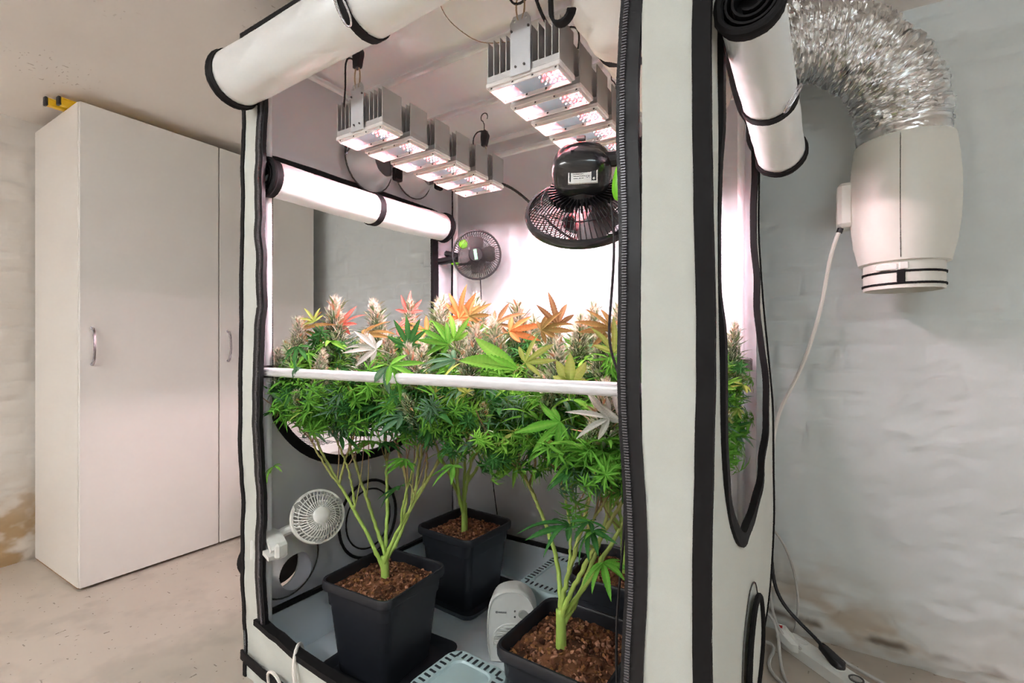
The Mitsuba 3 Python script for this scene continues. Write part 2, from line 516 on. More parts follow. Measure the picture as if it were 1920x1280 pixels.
def win_poly(a0, a1, z0, z1, r, n=14):
    """a window straight at the top and rounded at the bottom"""
    w = (a1 - a0)
    r = min(r, w / 2)
    pts = [(a1, z1), (a0, z1)]
    for k in range(n + 1):
        u = math.pi + k / n * math.pi / 2
        pts.append((a0 + r + r * math.cos(u), z0 + r + r * math.sin(u)))
    for k in range(n + 1):
        u = 1.5 * math.pi + k / n * math.pi / 2
        pts.append((a1 - r + r * math.cos(u), z0 + r + r * math.sin(u)))
    return pts


def wrinkle(amp, seed, fa=3.0, fz=2.0):
    return lambda a, z: amp * 2 * (meshkit.fbm(np.stack([np.asarray(a, float) * fa, np.asarray(z, float) * fz, np.asarray(a, float) * 0 + seed], -1), 3, seed) - .5)


wrL, wrR, wrB = wrinkle(.010, 4), wrinkle(.008, 6), wrinkle(.010, 8)
left = Panel(BL, FL, lambda a, z: wrL(a, z) + .012 * np.sin(np.pi * np.clip(z / TH, 0, 1)))
right = Panel(FR, BR, lambda a, z: wrR(a, z) + .05 * np.clip(np.asarray(a) / 1.05, 0, 1) ** 1.2 * np.where(np.asarray(z) > .8, np.exp(-((np.asarray(z) - .8) / .42) ** 2), 1 - (np.clip(.8 - np.asarray(z), 0, 1) / .8) ** 4 * 1.1))
back = Panel(BR, BL, wrB)
front = Panel(FL, FR, lambda a, z: wrinkle(.012, 12, 5, 2.4)(a, z) + wrinkle(.006, 13, 11, 7)(np.asarray(a) + .8 * np.asarray(z), z))


def LA(y):
    """distance along the left panel at a given depth"""
    return 1.93 - y


def RA(y):
    return y - 0.88


# left panel: big window, round port near the floor
lw = [(LA(y), z) for y, z in win_poly(.962, 1.80, .640, 1.75, .36)]
port = np.array([(LA(1.015) + .062 * math.cos(u), .325 + .085 * math.sin(u)) for u in np.linspace(0, 2 * math.pi, 24, endpoint=False)])
pl = sbox(0, 0, left.L, TH).difference(Polygon(lw)).difference(Polygon(port))
obj('side_panel', left.sheet(pl, .004), 'canvas', tent, smooth=True)
obj('lining', left.sheet(pl, -.004), 'mylar', tent, 'reflective silver lining with a large window', smooth=True)
obj('window_trim', left.edge(dense(lw, .03, True), .036, .018, True, .004), 'webbing', tent, 'black window piping')
# right panel: tall window, port near the floor
rw = [(RA(y), z) for y, z in win_poly(1.005, 1.78, .615, 1.76, .38)]
pr = sbox(0, 0, right.L, TH).difference(Polygon(rw))
obj('side_panel', right.sheet(pr, .004), 'canvas', tent, smooth=True)
obj('lining', right.sheet(pr, -.004), 'mylar', tent, smooth=True)
obj('window_trim', right.edge(dense(rw, .03, True), .034, .018, True, .007), 'webbing', tent, 'black window piping')
ring = np.array([(RA(1.42) + .17 * math.cos(u), .21 + .25 * math.sin(u)) for u in np.linspace(-.3, math.pi + .3, 34)])
obj('port_cover', right.sheet(Polygon([(RA(1.42) + .155 * math.cos(u), max(.02, .20 + .225 * math.sin(u))) for u in np.linspace(-.9, math.pi + .9, 40)]), .016), 'canvas', tent, smooth=True)
obj('drawstring', tube(right.map(*dense([(RA(1.42) + .155 * math.cos(u), .20 + .228 * math.sin(u)) for u in np.linspace(-.8, math.pi + .8, 40)], .03).T, .02), .007), 'webbing', tent, 'black drawstring of the round port')
obj('seam', tube(right.map(*dense(ring, .03).T, .007), .0018, 5), 'dark_grey', tent)
# back panel, roof
obj('back_panel', back.sheet(sbox(0, 0, back.L, TH), .004, .06), 'canvas', tent, smooth=True)
obj('lining', back.sheet(sbox(0, 0, back.L, TH), -.004, .06), 'mylar', tent, smooth=True)


def roof_fn(off):
    def fn(u, v):
        x = FL[0] + (FR[0] - FL[0]) * u + (BL[0] - FL[0]) * v * (1 - u) + (BR[0] - FR[0]) * v * u
        y = .88 + 1.05 * v
        s = meshkit.fbm(np.stack([u * 5, v * 5, u * 0], -1), 3, 2) - .5
        return np.stack([x, y, TH - .012 - .03 * np.sin(u * math.pi) * np.sin(v * math.pi) + .014 * s + off], -1)
    return fn


obj('roof_panel', grid(0, 1, 30, 0, 1, 26, roof_fn(.012)), 'canvas', tent, smooth=True)
obj('roof_lining', grid(0, 1, 60, 0, 1, 50, roof_fn(0)), 'roof_film', tent, 'glossy white film under the roof', smooth=True)
# front: corner strips, head band, low sill
strips = [('corner_strip', sbox(0, 0.0, .085, TH)), ('corner_strip', sbox(1.338, 0.0, front.L, TH))]
for nm, pg in strips:
    obj(nm, front.sheet(pg, .004, .03), 'canvas', tent, smooth=True)
    obj(nm + '_lining', front.sheet(pg, -.004, .06), 'mylar', tent, smooth=True)
obj('head_band', front.sheet(sbox(.075, 1.99, 1.318, TH), .003, .04), 'canvas', tent, smooth=True)
sill_top = lambda a: .205 - .045 * np.sin(np.clip((np.asarray(a) - .09) / 1.21, 0, 1) * math.pi)
sp = Polygon([(.075, 0), (1.318, 0)] + [(a, float(sill_top(a))) for a in np.linspace(1.318, .075, 30)])
obj('door_sill', front.sheet(sp, .012, .03), 'canvas', tent, smooth=True)
obj('sill_lining', front.sheet(sp, .002, .05), 'mylar_tray', tent, smooth=True)
obj('sill_piping', front.edge([(a, float(sill_top(a))) for a in np.linspace(.075, 1.318, 40)], .018, .03), 'webbing', tent, 'black piping along the door sill')
obj('base_strap', strap(front.map(np.linspace(.012, 1.42, 30), .085 - .02 * np.sin(np.linspace(0, 9, 30)) * .4, .026), .03, .006, (0, -1, 0)), 'webbing', tent, 'black strap round the foot of the tent')
# zips: tape and teeth
for a0, side in ((.100, 1), (1.318, -1)):
    zz = np.linspace(.06, 2.02, 90)
    aa = a0 + .006 * np.sin(zz * 4.2 + side) + .004 * np.sin(zz * 11)
    obj('zip_tape', front.edge(np.stack([aa, zz], -1), .042, .012), 'zip_black', tent, 'black zip tape along the door opening')
    zt = np.arange(.08, 2.0, .0052)
    at_ = np.interp(zt, zz, aa) + side * .008
    pz = front.map(at_, zt, .009)
    obj('zip_teeth', cat_m([moved(bx(-.0045, .0045, -.0022, .0022, -.0014, .0014), *q) for q in pz]), 'zip_grey', tent, kind='stuff', smooth=False)
    # hem on the far side of the canvas strip
for pan, a in ((front, .003), (front, front.L - .004), (right, right.L - .004), (left, .004)):
    zz = np.linspace(.0, TH, 60)
    w = .03 if pan is front and a > 1 else .016
    obj('corner_piping', pan.edge(np.stack([a + (.0035 * np.sin(zz * 7) if w > .02 else 0 * zz), zz], -1), w, .018), 'webbing', tent, 'black corner piping')
for p, q in ((FL, FR), (FR, BR), (BR, BL), (BL, FL)):
    pts = np.linspace(np.append(p, TH), np.append(q, TH), 20)
    obj('top_piping', strap(pts, .026, .026, (0, 0, 1)), 'webbing', tent, 'black piping round the roof edge')
# poles
def pole(p, q, r=.0125):
    return tube(np.linspace(p, q, 6), r, 12)


ins = .045
cor = [(-1.535, .925), (-.205, .925), (-.205, 1.885), (-1.505, 1.885)]
for x, y in cor:
    obj('pole', pole((x, y, .01), (x, y, TH - .03)), 'enamel', tent)
for i in range(4):
    (xa, ya), (xb, yb) = cor[i], cor[(i + 1) % 4]
    obj('roof_pole', pole((xa, ya, TH - .045), (xb, yb, TH - .045)), 'enamel', tent)
for y in (1.25, 1.55):
    obj('roof_pole', pole((-1.52, y, TH - .06), (-.19, y, TH - .06)), 'enamel', tent)
obj('roof_pole', pole((-1.5, 1.80, TH - .16), (-.18, 1.80, TH - .16)), 'enamel', tent)
obj('cross_bar', pole((-1.535, .905, 1.0145), (-.21, .905, 1.0145), .0145), 'enamel', tent, 'white bar across the door opening')
obj('cross_bar', pole((-1.505, 1.885, 1.03), (-.205, 1.885, 1.03), .0125), 'enamel', tent)
obj('bar_clamp', bx(-1.555, -1.515, .885, .945, .995, 1.035, .004), 'black_plastic', tent, 'black clamp', smooth=False)
obj('bar_clamp', bx(-.225, -.17, 1.865, 1.905, 1.01, 1.055, .004), 'dark_grey', tent, smooth=False)
# inner tray with black edge
tr = [(-1.555, .895), (-.18, .895), (-.185, 1.912), (-1.53, 1.912)]
def tray_wall(p, q, z0, z1):
    p, q = np.array(p), np.array(q)
    return grid(0, 1, 30, 0, 1, 6, lambda u, v: np.column_stack([p[0] + (q[0] - p[0]) * u, p[1] + (q[1] - p[1]) * u, z0 + (z1 - z0) * v]) + .004 * (meshkit.fbm(np.stack([u * 6, v * 2, u * 0], -1), 2, 5) - .5)[:, None])


obj('floor_tray', cat_m([grid(0, 1, 24, 0, 1, 20, lambda u, v: np.column_stack([-1.555 + 1.375 * u + .02 * v * (1 - u), .895 + 1.017 * v, .008 + .006 * meshkit.fbm(np.stack([u * 9, v * 9, u * 0], -1), 3, 1)]))] + [tray_wall(tr[i], tr[(i + 1) % 4], .008, .195) for i in (1, 2, 3)]), 'mylar_tray', tent, 'shiny silver floor tray', smooth=30)
for i in (1, 2, 3):
    p, q = np.append(tr[i], .195), np.append(tr[(i + 1) % 4], .195)
    obj('tray_piping', strap(np.linspace(p, q, 20), .016, .016, (0, 0, 1)), 'webbing', tent, 'black piping along the tray edge')
# rolled-up door under the roof edge
nx = 70
def roll(P, Q, r0, r1, n, seed, sag=0.0, amp=.05, turns=28, side=(0, 0, 0)):
    """a rolled sheet from P to Q; radii r0 to r1"""
    u = np.linspace(0, 1, n)
    P, Q = np.array(P, float), np.array(Q, float)
    path = P + (Q - P) * u[:, None] + np.array([0, 0, -sag]) * np.sin(u * math.pi)[:, None] + np.array(side) * np.sin(u * math.pi)[:, None]
    t, N, B = frames(path, up=(0, 0, 1))
    a = np.arange(turns) / turns * 2 * math.pi
    rr = (r0 + (r1 - r0) * u)[:, None] * (1 + amp * 2 * (meshkit.fbm(np.stack([np.repeat(u[:, None] * 7, turns, 1), np.cos(a)[None] * 1.6 + 0 * u[:, None], np.sin(a)[None] * 1.6 + 0 * u[:, None]], -1), 3, seed) - .5))
    step = 1 + .07 * ((a[None] / (2 * math.pi) + .3) % 1)
    v = path[:, None] + (rr * step)[..., None] * (np.cos(a)[None, :, None] * N[:, None] + np.sin(a)[None, :, None] * B[:, None])
    vv = v.reshape(-1, 3)
    i, j = np.meshgrid(np.arange(n - 1), np.arange(turns), indexing='ij')
    A, B_, C_, D = i * turns + j, i * turns + (j + 1) % turns, (i + 1) * turns + (j + 1) % turns, (i + 1) * turns + j
    f = np.vstack([np.stack([A, B_, C_], -1).reshape(-1, 3), np.stack([A, C_, D], -1).reshape(-1, 3)])
    return trimesh.Trimesh(vv, f, process=False), path, v


def spiral_end(path, k, r, seed=0, turns=2.6):
    """the coiled edge seen at the end of a roll"""
    t, N, B = frames(path, up=(0, 0, 1))
    s = np.linspace(0, turns * 2 * math.pi, 60)
    rad = r * (1 - .24 * s / (2 * math.pi))
    p = path[k] + rad[:, None] * (np.cos(s)[:, None] * N[k] + np.sin(s)[:, None] * B[k])
    return p


def rolled_flap(name, P, Q, r0, r1, seed, lab, straps, sag, inner='webbing', side=(0, 0, 0), ends=(0, 1), mat='vinyl'):
    m, path, v = roll(P, Q, r0, r1, 60, seed, sag, side=side)
    k = obj(name, m, mat, tent, lab, smooth=True)
    for e in ends:
        i = 0 if e == 0 else len(path) - 1
        d = (path[1] - path[0]) if e == 0 else (path[-2] - path[-1])
        d /= np.linalg.norm(d)
        loop = v[i]
        obj('rim', tube(loop * 1.0, .0085, 8, closed=True), 'webbing', k, 'black hem of the roll')
        band = np.stack([loop, loop + d * .022], 0)
        c = path[i]
        obj('hem', cat_m([strap(c + (loop - c) * 1.03 + d * .012, .026, .003, loop - c, True)]), 'webbing', k)
        r = r0 if e == 0 else r1
        sp_ = spiral_end(path, i, r * .93)
        obj('coil', strap(sp_ + d * .01, .03, .004, sp_ - c), inner, k)
        cap = np.vstack([c + d * .028, loop * .985 + c * .015 + d * .028])
        n = len(loop)
        obj('core', trimesh.Trimesh(cap, [[0, 1 + (q + 1) % n, 1 + q] for q in range(n)], process=False), inner, k, smooth=False)  # black disc set into the roll end for its dark hollow
    for u, ring_side in straps:
        i = int(u * (len(path) - 1))
        c, lp = path[i], v[i]
        obj('strap', strap(c + (lp - c) * 1.035, .026, .004, lp - c, True), 'webbing', k, 'black strap')
        if ring_side is not None:
            out = np.array(ring_side, float)
            out /= np.linalg.norm(out)
            q = (np.linalg.norm(lp - c, axis=1).mean() * 1.10)
            ctr = c + out * q
            tdir = (path[1] - path[0]) / np.linalg.norm(path[1] - path[0])
            up = np.cross(out, tdir)
            a = np.linspace(0, 2 * math.pi, 28, endpoint=False)
            sx, sy = .014 * np.cos(a), .034 * np.sign(np.sin(a)) * np.abs(np.sin(a)) ** .7
            obj('strap_ring', tube(ctr + sx[:, None] * tdir + sy[:, None] * up, .0028, 8, True), 'chrome', k, 'oval chrome ring')
    return k


rolled_flap('door_roll', (-1.535, .815, 1.935), (-.18, .815, 1.985), .076, .066, 3, 'rolled up glossy white door under the roof edge', [(.455, (.0, -.8, -.6)), (.88, None)], .012)
rolled_flap('window_flap', (-1.505, .900, 1.652), (-1.487, 1.775, 1.668), .056, .061, 5, 'rolled up white flap of the left window', [(.52, None)], .008)
rolled_flap('window_flap', (-.085, .905, 1.69), (-.072, 1.66, 1.685), .05, .062, 9, 'rolled up glossy white flap hanging outside the right window', [(.50, (.9, -.5, -.55))], .0)
# duct cuffs and ports on the left wall (inside)
def cuff(c, r0, r1, length, d, key, rim='webbing', squash=1.0):
    ang = np.linspace(0, 2 * math.pi, 32, endpoint=False)
    ph = meshkit.noise(np.stack([np.cos(ang) * 2, np.sin(ang) * 2, ang * 0 + r0 * 50], -1), 4)
    ringsv = []
    for s in np.linspace(0, 1, 7):
        r = (r0 + (r1 - r0) * s) * (1 + .12 * (ph - .5) * s)
        ringsv.append(np.stack([d * length * s + 0 * ang, r * np.cos(ang), r * np.sin(ang) * squash - .02 * s * s], -1) + c)
    v = np.array(ringsv).reshape(-1, 3)
    i, j = np.meshgrid(np.arange(6), np.arange(32), indexing='ij')
    A, B_, C_, D = i * 32 + j, i * 32 + (j + 1) % 32, (i + 1) * 32 + (j + 1) % 32, (i + 1) * 32 + j
    f = np.vstack([np.stack([A, B_, C_], -1).reshape(-1, 3), np.stack([A, C_, D], -1).reshape(-1, 3)])
    k = obj('duct_cuff', trimesh.Trimesh(v, f, process=False), 'mylar', tent, key, smooth=True)
    return k, ringsv


for yy, zz, r in ((1.385, 1.87, .125), (1.63, 1.90, .12)):
    c = left.map(LA(yy), zz, -.012)
    k, rr = cuff(c, r, r * .45, .10, 1, 'soft white duct cuff high on the left wall')
    obj('seam', tube(rr[0] + [.003, 0, 0], .003, 6, True), 'dark_grey', k)
    obj('buckle_strap', bx(c[0] + .10, c[0] + .125, yy + .03, yy + .075, zz - .085, zz - .03, .006), 'webbing', k, smooth=False)
c = left.map(LA(1.03), .325, -.012)
k, rr = cuff(c, .122, .062, .05, 1, 'open duct cuff low on the left wall')
obj('seam', tube(rr[0] + [.003, 0, 0], .003, 6, True), 'dark_grey', k)
k, rr = cuff(left.map(LA(1.015), .325, .004), .075, .07, .16, -1, 'duct cuff outside the left wall')
scene[k]['bsdf'] = {'type': 'ref', 'id': 'webbing'}
for r, w in ((.157, .011), (.122, .006)):
    ring = [(LA(1.388) + r * .93 * math.cos(u), .375 + r * math.sin(u)) for u in np.linspace(0, 2 * math.pi, 48, endpoint=False)]
    obj('port_ring', tube(left.map(*np.array(ring).T, -.012), w * .55, 8, True), 'webbing', tent, 'black ring of the closed duct port')

# ---------------------------------------------------------------- grow lights
fin_ply = mikit.ply(bx(-.0013, .0013, -.039, .039, .024, .112), 'alu')
led_pos = []
for cx in (-.062, .062):
    for i in range(5):
        for j in range(3):
            led_pos.append((cx + (i - 2) * .0128, (j - 1) * .0168))
red_i = [k for k in range(len(led_pos)) if (k % 15) % 5 in (1, 3)]
white_i = [k for k in range(len(led_pos)) if k not in red_i] 


def led_disc(x, y, r=.0024, z=-.0042):
    """a diode facing down, the outer ones angled to throw more light to the sides"""
    a = np.arange(6) / 6 * 2 * math.pi
    k = 0 if abs(x) < .02 else math.radians(43) * np.sign(x)
    v = np.vstack([[x, y, z]] + [[x + r * math.cos(q) * math.cos(k), y + r * math.sin(q), z + r * math.cos(q) * math.sin(k)] for q in a])
    return trimesh.Trimesh(v, [[0, 1 + (k + 1) % 6, 1 + k] for k in range(6)], process=False)      # facing down


mid = [(x, y) for x in (-.014, .0, .014) for y in (-.018, .0, .018)]
m_white = cat_m([led_disc(*led_pos[k]) for k in white_i])
m_red = cat_m([led_disc(*led_pos[k], .0043) for k in red_i])
frame_m = cat_m([bx(-.104, .104, -.042, -.037, -.004, .007, .0012), bx(-.104, .104, .037, .042, -.004, .007, .0012), bx(-.104, -.098, -.037, .037, -.004, .007, .0012), bx(.098, .104, -.037, .037, -.004, .007, .0012)])
lip_m = cat_m([bx(-.0975, .0975, -.0365, -.0335, -.0115, .0, .0008), bx(-.0975, .0975, .0335, .0365, -.0115, .0, .0008), bx(-.0975, -.094, -.0335, .0335, -.0115, .0, .0008), bx(.094, .0975, -.0335, .0335, -.0115, .0, .0008)])
P_frame, P_lip = mikit.ply(frame_m, 'lens_frame'), mikit.ply(lip_m, 'lens_frame')
P_board = mikit.ply(bx(-.098, .098, -.037, .037, -.001, .004), 'pcb_blue')
P_base = mikit.ply(bx(-.102, .102, -.040, .040, .007, .024, .001), 'alu')
P_screw = mikit.ply(moved(trimesh.creation.cylinder(.0032, .004, sections=8), 0, 0, -.0055), 'screw')
P_white = mikit.ply(m_white, 'pcb_white', emitter={'type': 'area', 'radiance': {'type': 'rgb', 'value': [LED_WHITE * .84, LED_WHITE * .94, LED_WHITE * 1.02]}})
P_red = mikit.ply(m_red, 'pcb_white', emitter={'type': 'area', 'radiance': {'type': 'rgb', 'value': [LED_RED, LED_RED * .00015, LED_RED * .0003]}})


def grow_light(cx, y0, z, n, lab):
    t = thing('led_grow_light', lab, 'grow light')
    pitch = .1155
    for k in range(n):
        m = thing_part('module', t)
        W = T().translate([cx, y0 + pitch * k, z])
        inst('base', P_base, m, W)
        inst('lens_frame', P_frame, m, W)
        inst('lens_lip', P_lip, m, W)
        inst('circuit_board', P_board, m, W)
        inst('white_diodes', P_white, m, W, 'white diodes', 'stuff')
        inst('red_diodes', P_red, m, W, 'red diodes', 'stuff')
        for i in range(12):
            x = -.0995 + i * .0181
            inst('fin', fin_ply, m, T().translate([cx + x, y0 + pitch * k, z]))
        for sx in (-.09, -.028, .028, .09):
            for sy in (-.0345, .0345):
                if abs(sx) > .05 or sy > 0 or k < 2:
                    inst('screw', P_screw, m, T().translate([cx + sx, y0 + pitch * k + sy, z]))
    obj('spine', bx(cx - .026, cx + .026, y0 - .03, y0 + pitch * (n - 1) + .03, z + .012, z + .062, .002), 'alu_plate', t, smooth=False)
    for k, yy in ((0, y0 - .0455), (1, y0 + pitch * (n - 1) + .0455)):
        pg = Polygon([(-.027, .002), (.027, .002), (.027, .128), (.018, .142), (-.018, .142), (-.027, .128)])
        for hx in (-.016, .016):
            pg = pg.difference(Point(hx, .131).buffer(.0045))
        pm = trimesh.creation.extrude_polygon(pg.buffer(.001), .003, engine='earcut')
        pm.apply_transform(np.array([[1, 0, 0, cx], [0, 0, 1, yy - .0015], [0, 1, 0, z], [0, 0, 0, 1.]]))
        h = obj('hanger_plate', pm, 'alu_plate', t, smooth=False)
        for hx, hz in ((-.0235, .108), (.0235, .108), (-.012, .02), (.012, .02)):
            obj('plate_screw', put(trimesh.creation.cylinder(.0028, .004, sections=8), (0, 1, 0), (cx + hx, yy - .003, z + hz)), 'screw', h, smooth=False)
    return t


def thing_part(name, parent):
    return numbered(name, parent)


LX, RX, LZ, LY0 = -1.165, -.588, 1.752, 1.03
grow_light(LX, LY0, LZ, 6, 'slim LED grow light of six finned modules, hung along the left window')
grow_light(RX, LY0, LZ, 6, 'slim LED grow light of finned modules, hung beside the fan on the right')


def rope_hanger(x, y, z_plate, lab, loop=None):
    t = thing('rope_hanger', lab, 'rope hanger')
    zt = TH - .05
    zr = z_plate + .085
    body = trimesh.convex.convex_hull(np.vstack([bx(x - .011, x + .011, y - .008, y + .008, zr - .03, zr + .035).vertices, put(trimesh.creation.cylinder(.018, .016, sections=16), (0, 1, 0), (x + .004, y, zr + .01)).vertices]))
    obj('ratchet', body, 'black_plastic', t)
    for s in (-.0065, .0065):
        obj('cord', tube(spline([(x + s, y, zr - .028), (x + s * 1.6, y, (zr + z_plate) / 2), (x + s * .8, y, z_plate - .006)], 12), .0022, 6), 'rope_tan', t)
    a = np.linspace(-.6, math.pi * 1.35, 18)
    hook = np.vstack([[x, y, zr + .034], [x, y, zt - .034], np.stack([x + .017 * np.cos(a[::-1]) - .0, np.full(18, y), zt - .004 + .017 * np.sin(a[::-1])], -1)])
    obj('hook', tube(hook, .0022, 6), 'screw', t)
    if loop is not None:
        obj('loose_cord', tube(spline(loop, 60), .0028, 6), 'cord_black', t, 'loose black cord')
    return t


yE = LY0 + .1155 * 5 + .0455
yS = LY0 - .0455
rope_hanger(LX, yS, LZ + .136, 'rope hanger at the door end of the left grow light, black cord looped beside it',
            [(LX - .012, yS, 1.97), (LX - .062, yS + .01, 1.99), (LX - .068, yS + .01, 1.90), (LX - .085, yS + .03, 1.80), (LX - .075, yS + .04, 1.775), (LX - .10, yS + .06, 1.76), (LX - .128, yS + .06, 1.73), (LX - .135, yS + .07, 1.76), (LX - .105, yS + .08, 1.80), (LX - .07, yS + .08, 1.82), (LX - .055, yS + .09, 1.85), (LX - .09, yS + .10, 1.84), (LX - .095, yS + .1, 1.80)])
rope_hanger(LX, yE, LZ + .136, 'rope hanger at the far end of the left grow light, black cord knotted on it',
            [(LX - .01, yE, 2.01), (LX - .05, yE, 2.0), (LX - .055, yE, 1.95), (LX - .05, yE, 1.90), (LX - .075, yE, 1.88), (LX - .03, yE, 1.88), (LX - .05, yE, 1.92), (LX - .03, yE, 1.86), (LX + .03, yE - .01, 1.86), (LX + .05, yE - .01, 1.83), (LX + .02, yE - .01, 1.81)])
rope_hanger(RX, yS, LZ + .136, 'black rope hanger above the nearest module of the right grow light',
            [(RX - .01, yS, 1.98), (RX - .03, yS, 1.955), (RX - .012, yS, 1.925), (RX + .018, yS, 1.93), (RX + .022, yS, 1.96), (RX + .012, yS, 1.99)])
rope_hanger(RX, yE, LZ + .136, 'black rope hanger at the far end of the right grow light')
tag(obj('power_cable', tube(spline([(LX + .09, yE - .03, LZ + .012), (-1.01, 1.72, 1.72), (-.95, 1.80, 1.64), (-.90, 1.87, 1.585), (-.862, 1.912, 1.56)], 40), .0055, 8), 'cord_black'), 'black power cable leaving the far end of the left grow light', 'cable')
tag(obj('power_cable', tube(spline([(RX + .02, .99, TH - .05), (RX + .03, .985, 1.97), (RX + .045, 1.0, 1.90), (RX + .06, 1.03, 1.86)], 24), .004, 8), 'cord_black'), 'black power cable rising from the nearest module of the right grow light', 'cable')
tag(obj('lamp_lead', tube(spline([(RX + .07, 1.05, 1.865), (RX + .10, 1.09, 1.885), (RX + .085, 1.13, 1.862)], 14), .0022, 6), 'dark_grey'), 'thin grey lead between the first two modules of the right grow light', 'cable')
tag(obj('thread', tube(spline([(-.86, 1.0, 2.075), (-.842, 1.0, 2.008), (-.77, 1.0, 1.922), (-.718, 1.0, 1.882), (-.66, 1.0, 1.86), (-.60, 1.0, 1.848), (-.585, 1.02, 1.86)], 30), .0011, 5), 'thread_brown'), 'thin brown thread hanging under the roof film', 'thread')
# black strap hook under the roof
a = np.linspace(-.25, -math.pi, 20)
hk = np.vstack([[-.478, .93, 2.07], [-.480, .93, 1.95], [-.479, .93, 1.87], np.stack([-.452 + .025 * np.cos(a[::-1]), np.full(20, .93), 1.826 + .032 * np.sin(a[::-1])], -1)])
tag(obj('hook_strap', strap(spline(hk, 40), .02, .006, np.array([[0, 0, 0]]) + np.stack([0 * np.linspace(0, 1, 40), 0 * np.linspace(0, 1, 40) , 0 * np.linspace(0, 1, 40)], -1) + np.array([.3, .05, .95])), 'webbing'), 'black curved strap hook hanging between the right grow light and the fleece filter', 'hook')
# carbon filter in its fleece
t = thing('carbon_filter', 'white fleece covered carbon filter slung under the tent roof with black straps', 'air filter')
u = np.linspace(0, 1, 46)
P, Q = np.array([-.333, .965, 1.87]), np.array([-.325, 1.60, 1.885])
prof_r = .128 * np.minimum(1, np.minimum(.72 + u * 9, .72 + (1 - u) * 9))
prof_r = np.minimum(prof_r, .128) * (1 - .05 * np.exp(-((u - .18) / .02) ** 2) - .05 * np.exp(-((u - .75) / .02) ** 2))
pth = P + (Q - P) * u[:, None]
aa = np.arange(40) / 40 * 2 * math.pi
nz = meshkit.fbm(np.stack([np.repeat(u[:, None] * 9, 40, 1), np.cos(aa)[None] * 2.2 + 0 * u[:, None], np.sin(aa)[None] * 2.2 + 0 * u[:, None]], -1), 4, 3) - .5
rr = prof_r[:, None] * (1 + .26 * nz) 
tt, N, B = frames(pth, up=(0, 0, 1))
v = (pth[:, None] + rr[..., None] * (np.cos(aa)[None, :, None] * N[:, None] + np.sin(aa)[None, :, None] * B[:, None]))
vv = np.vstack([v.reshape(-1, 3), pth[0], pth[-1]])
i, j = np.meshgrid(np.arange(45), np.arange(40), indexing='ij')
A_, B_, C_, D_ = i * 40 + j, i * 40 + (j + 1) % 40, (i + 1) * 40 + (j + 1) % 40, (i + 1) * 40 + j
ff = np.vstack([np.stack([A_, B_, C_], -1).reshape(-1, 3), np.stack([A_, C_, D_], -1).reshape(-1, 3), np.stack([np.full(40, 1840), (np.arange(40) + 1) % 40, np.arange(40)], -1), np.stack([np.full(40, 1841), 1800 + np.arange(40), 1800 + (np.arange(40) + 1) % 40], -1)])
obj('fleece', trimesh.Trimesh(vv, ff, process=False), 'fleece', t, smooth=True)
for q in (8, 34):
    obj('strap', strap(pth[q] + (v[q] - pth[q]) * 1.03, .03, .004, v[q] - pth[q], True), 'webbing', t, 'black sling strap')

# ---------------------------------------------------------------- fans
def grille(R, depth_back, depth_front, n, wire, hub_r, rings, mat, key, frame_r, mat_ring=None):
    """cage around z: the back bulges to -depth_back, the front to +depth_front"""
    parts = []
    for sgn, dep in ((-1, depth_back), (1, depth_front)):
        if dep <= 0:
            continue
        s = np.linspace(0, 1, 7)
        for k in range(n):
            a = 2 * math.pi * (k + .5 * (sgn > 0)) / n
            tw = .35 * s if sgn > 0 else .1 * s
            r = R - (R - hub_r) * s
            z = sgn * dep * np.sin(np.minimum(1, s * 1.15) * math.pi / 2)
            parts.append(tube(np.stack([r * np.cos(a + tw), r * np.sin(a + tw), z], -1), wire, 4))
        for q in rings:
            r = R - (R - hub_r) * q
            z = sgn * dep * math.sin(min(1, q * 1.15) * math.pi / 2)
            b = np.linspace(0, 2 * math.pi, 44, endpoint=False)
            parts.append(tube(np.stack([r * np.cos(b), r * np.sin(b), 0 * b + z], -1), wire, 4, True))
    return cat_m(parts)


def blades(n, r0, r1, pitch, chord):
    out = []
    for k in range(n):
        m = grid(0, 1, 8, -.5, .5, 6, lambda u, w: np.stack([r0 + (r1 - r0) * u, w * chord * (.55 + .6 * np.sin(u * 2.4)) + .1 * chord * u, w * chord * math.sin(pitch) * (1 - .3 * u) + .004 * np.cos(w * 5)], -1))
        out.append(rot(m, 360 / n * k, (0, 0, 1)))
    return out


def put_all(d, t, up=(0, 0, 1)):
    R = axis_rot(d, up)
    Mx = np.eye(4)
    Mx[:3, :3], Mx[:3, 3] = R, t
    return lambda m: (lambda q: (q.apply_transform(Mx), q)[1])(m.copy())


# the big black clip fan, seen from behind
FC, FD = np.array([-.452, 1.045, 1.418]), np.array([-.28, .72, -.69])
t = thing('clip_fan', 'big black clip fan seen from behind, green clip lever, by the right door zip', 'fan')
G = put_all(FD, FC)
FR_ = .132
obj('cage_ring', G(cat_m([lathe([(FR_ - .004, -.011), (FR_ + .004, -.009), (FR_ + .006, 0), (FR_ + .004, .009), (FR_ - .004, .011), (FR_ - .007, 0), (FR_ - .004, -.011)], 56)])), 'black_gloss', t)
obj('grille', G(grille(FR_, .05, .034, 64, .0013, .045, (.42,), 'black_plastic', '', .004)), 'black_plastic', t, 'black wire grille', smooth=True)
obj('front_hub', G(lathe([(0, .034), (.046, .034), (.05, .030), (.046, .026), (0, .026)], 32)), 'black_plastic', t)
for m in blades(3, .022, .112, .6, .085):
    obj('blade', G(m), 'dark_grey', t, smooth=True)
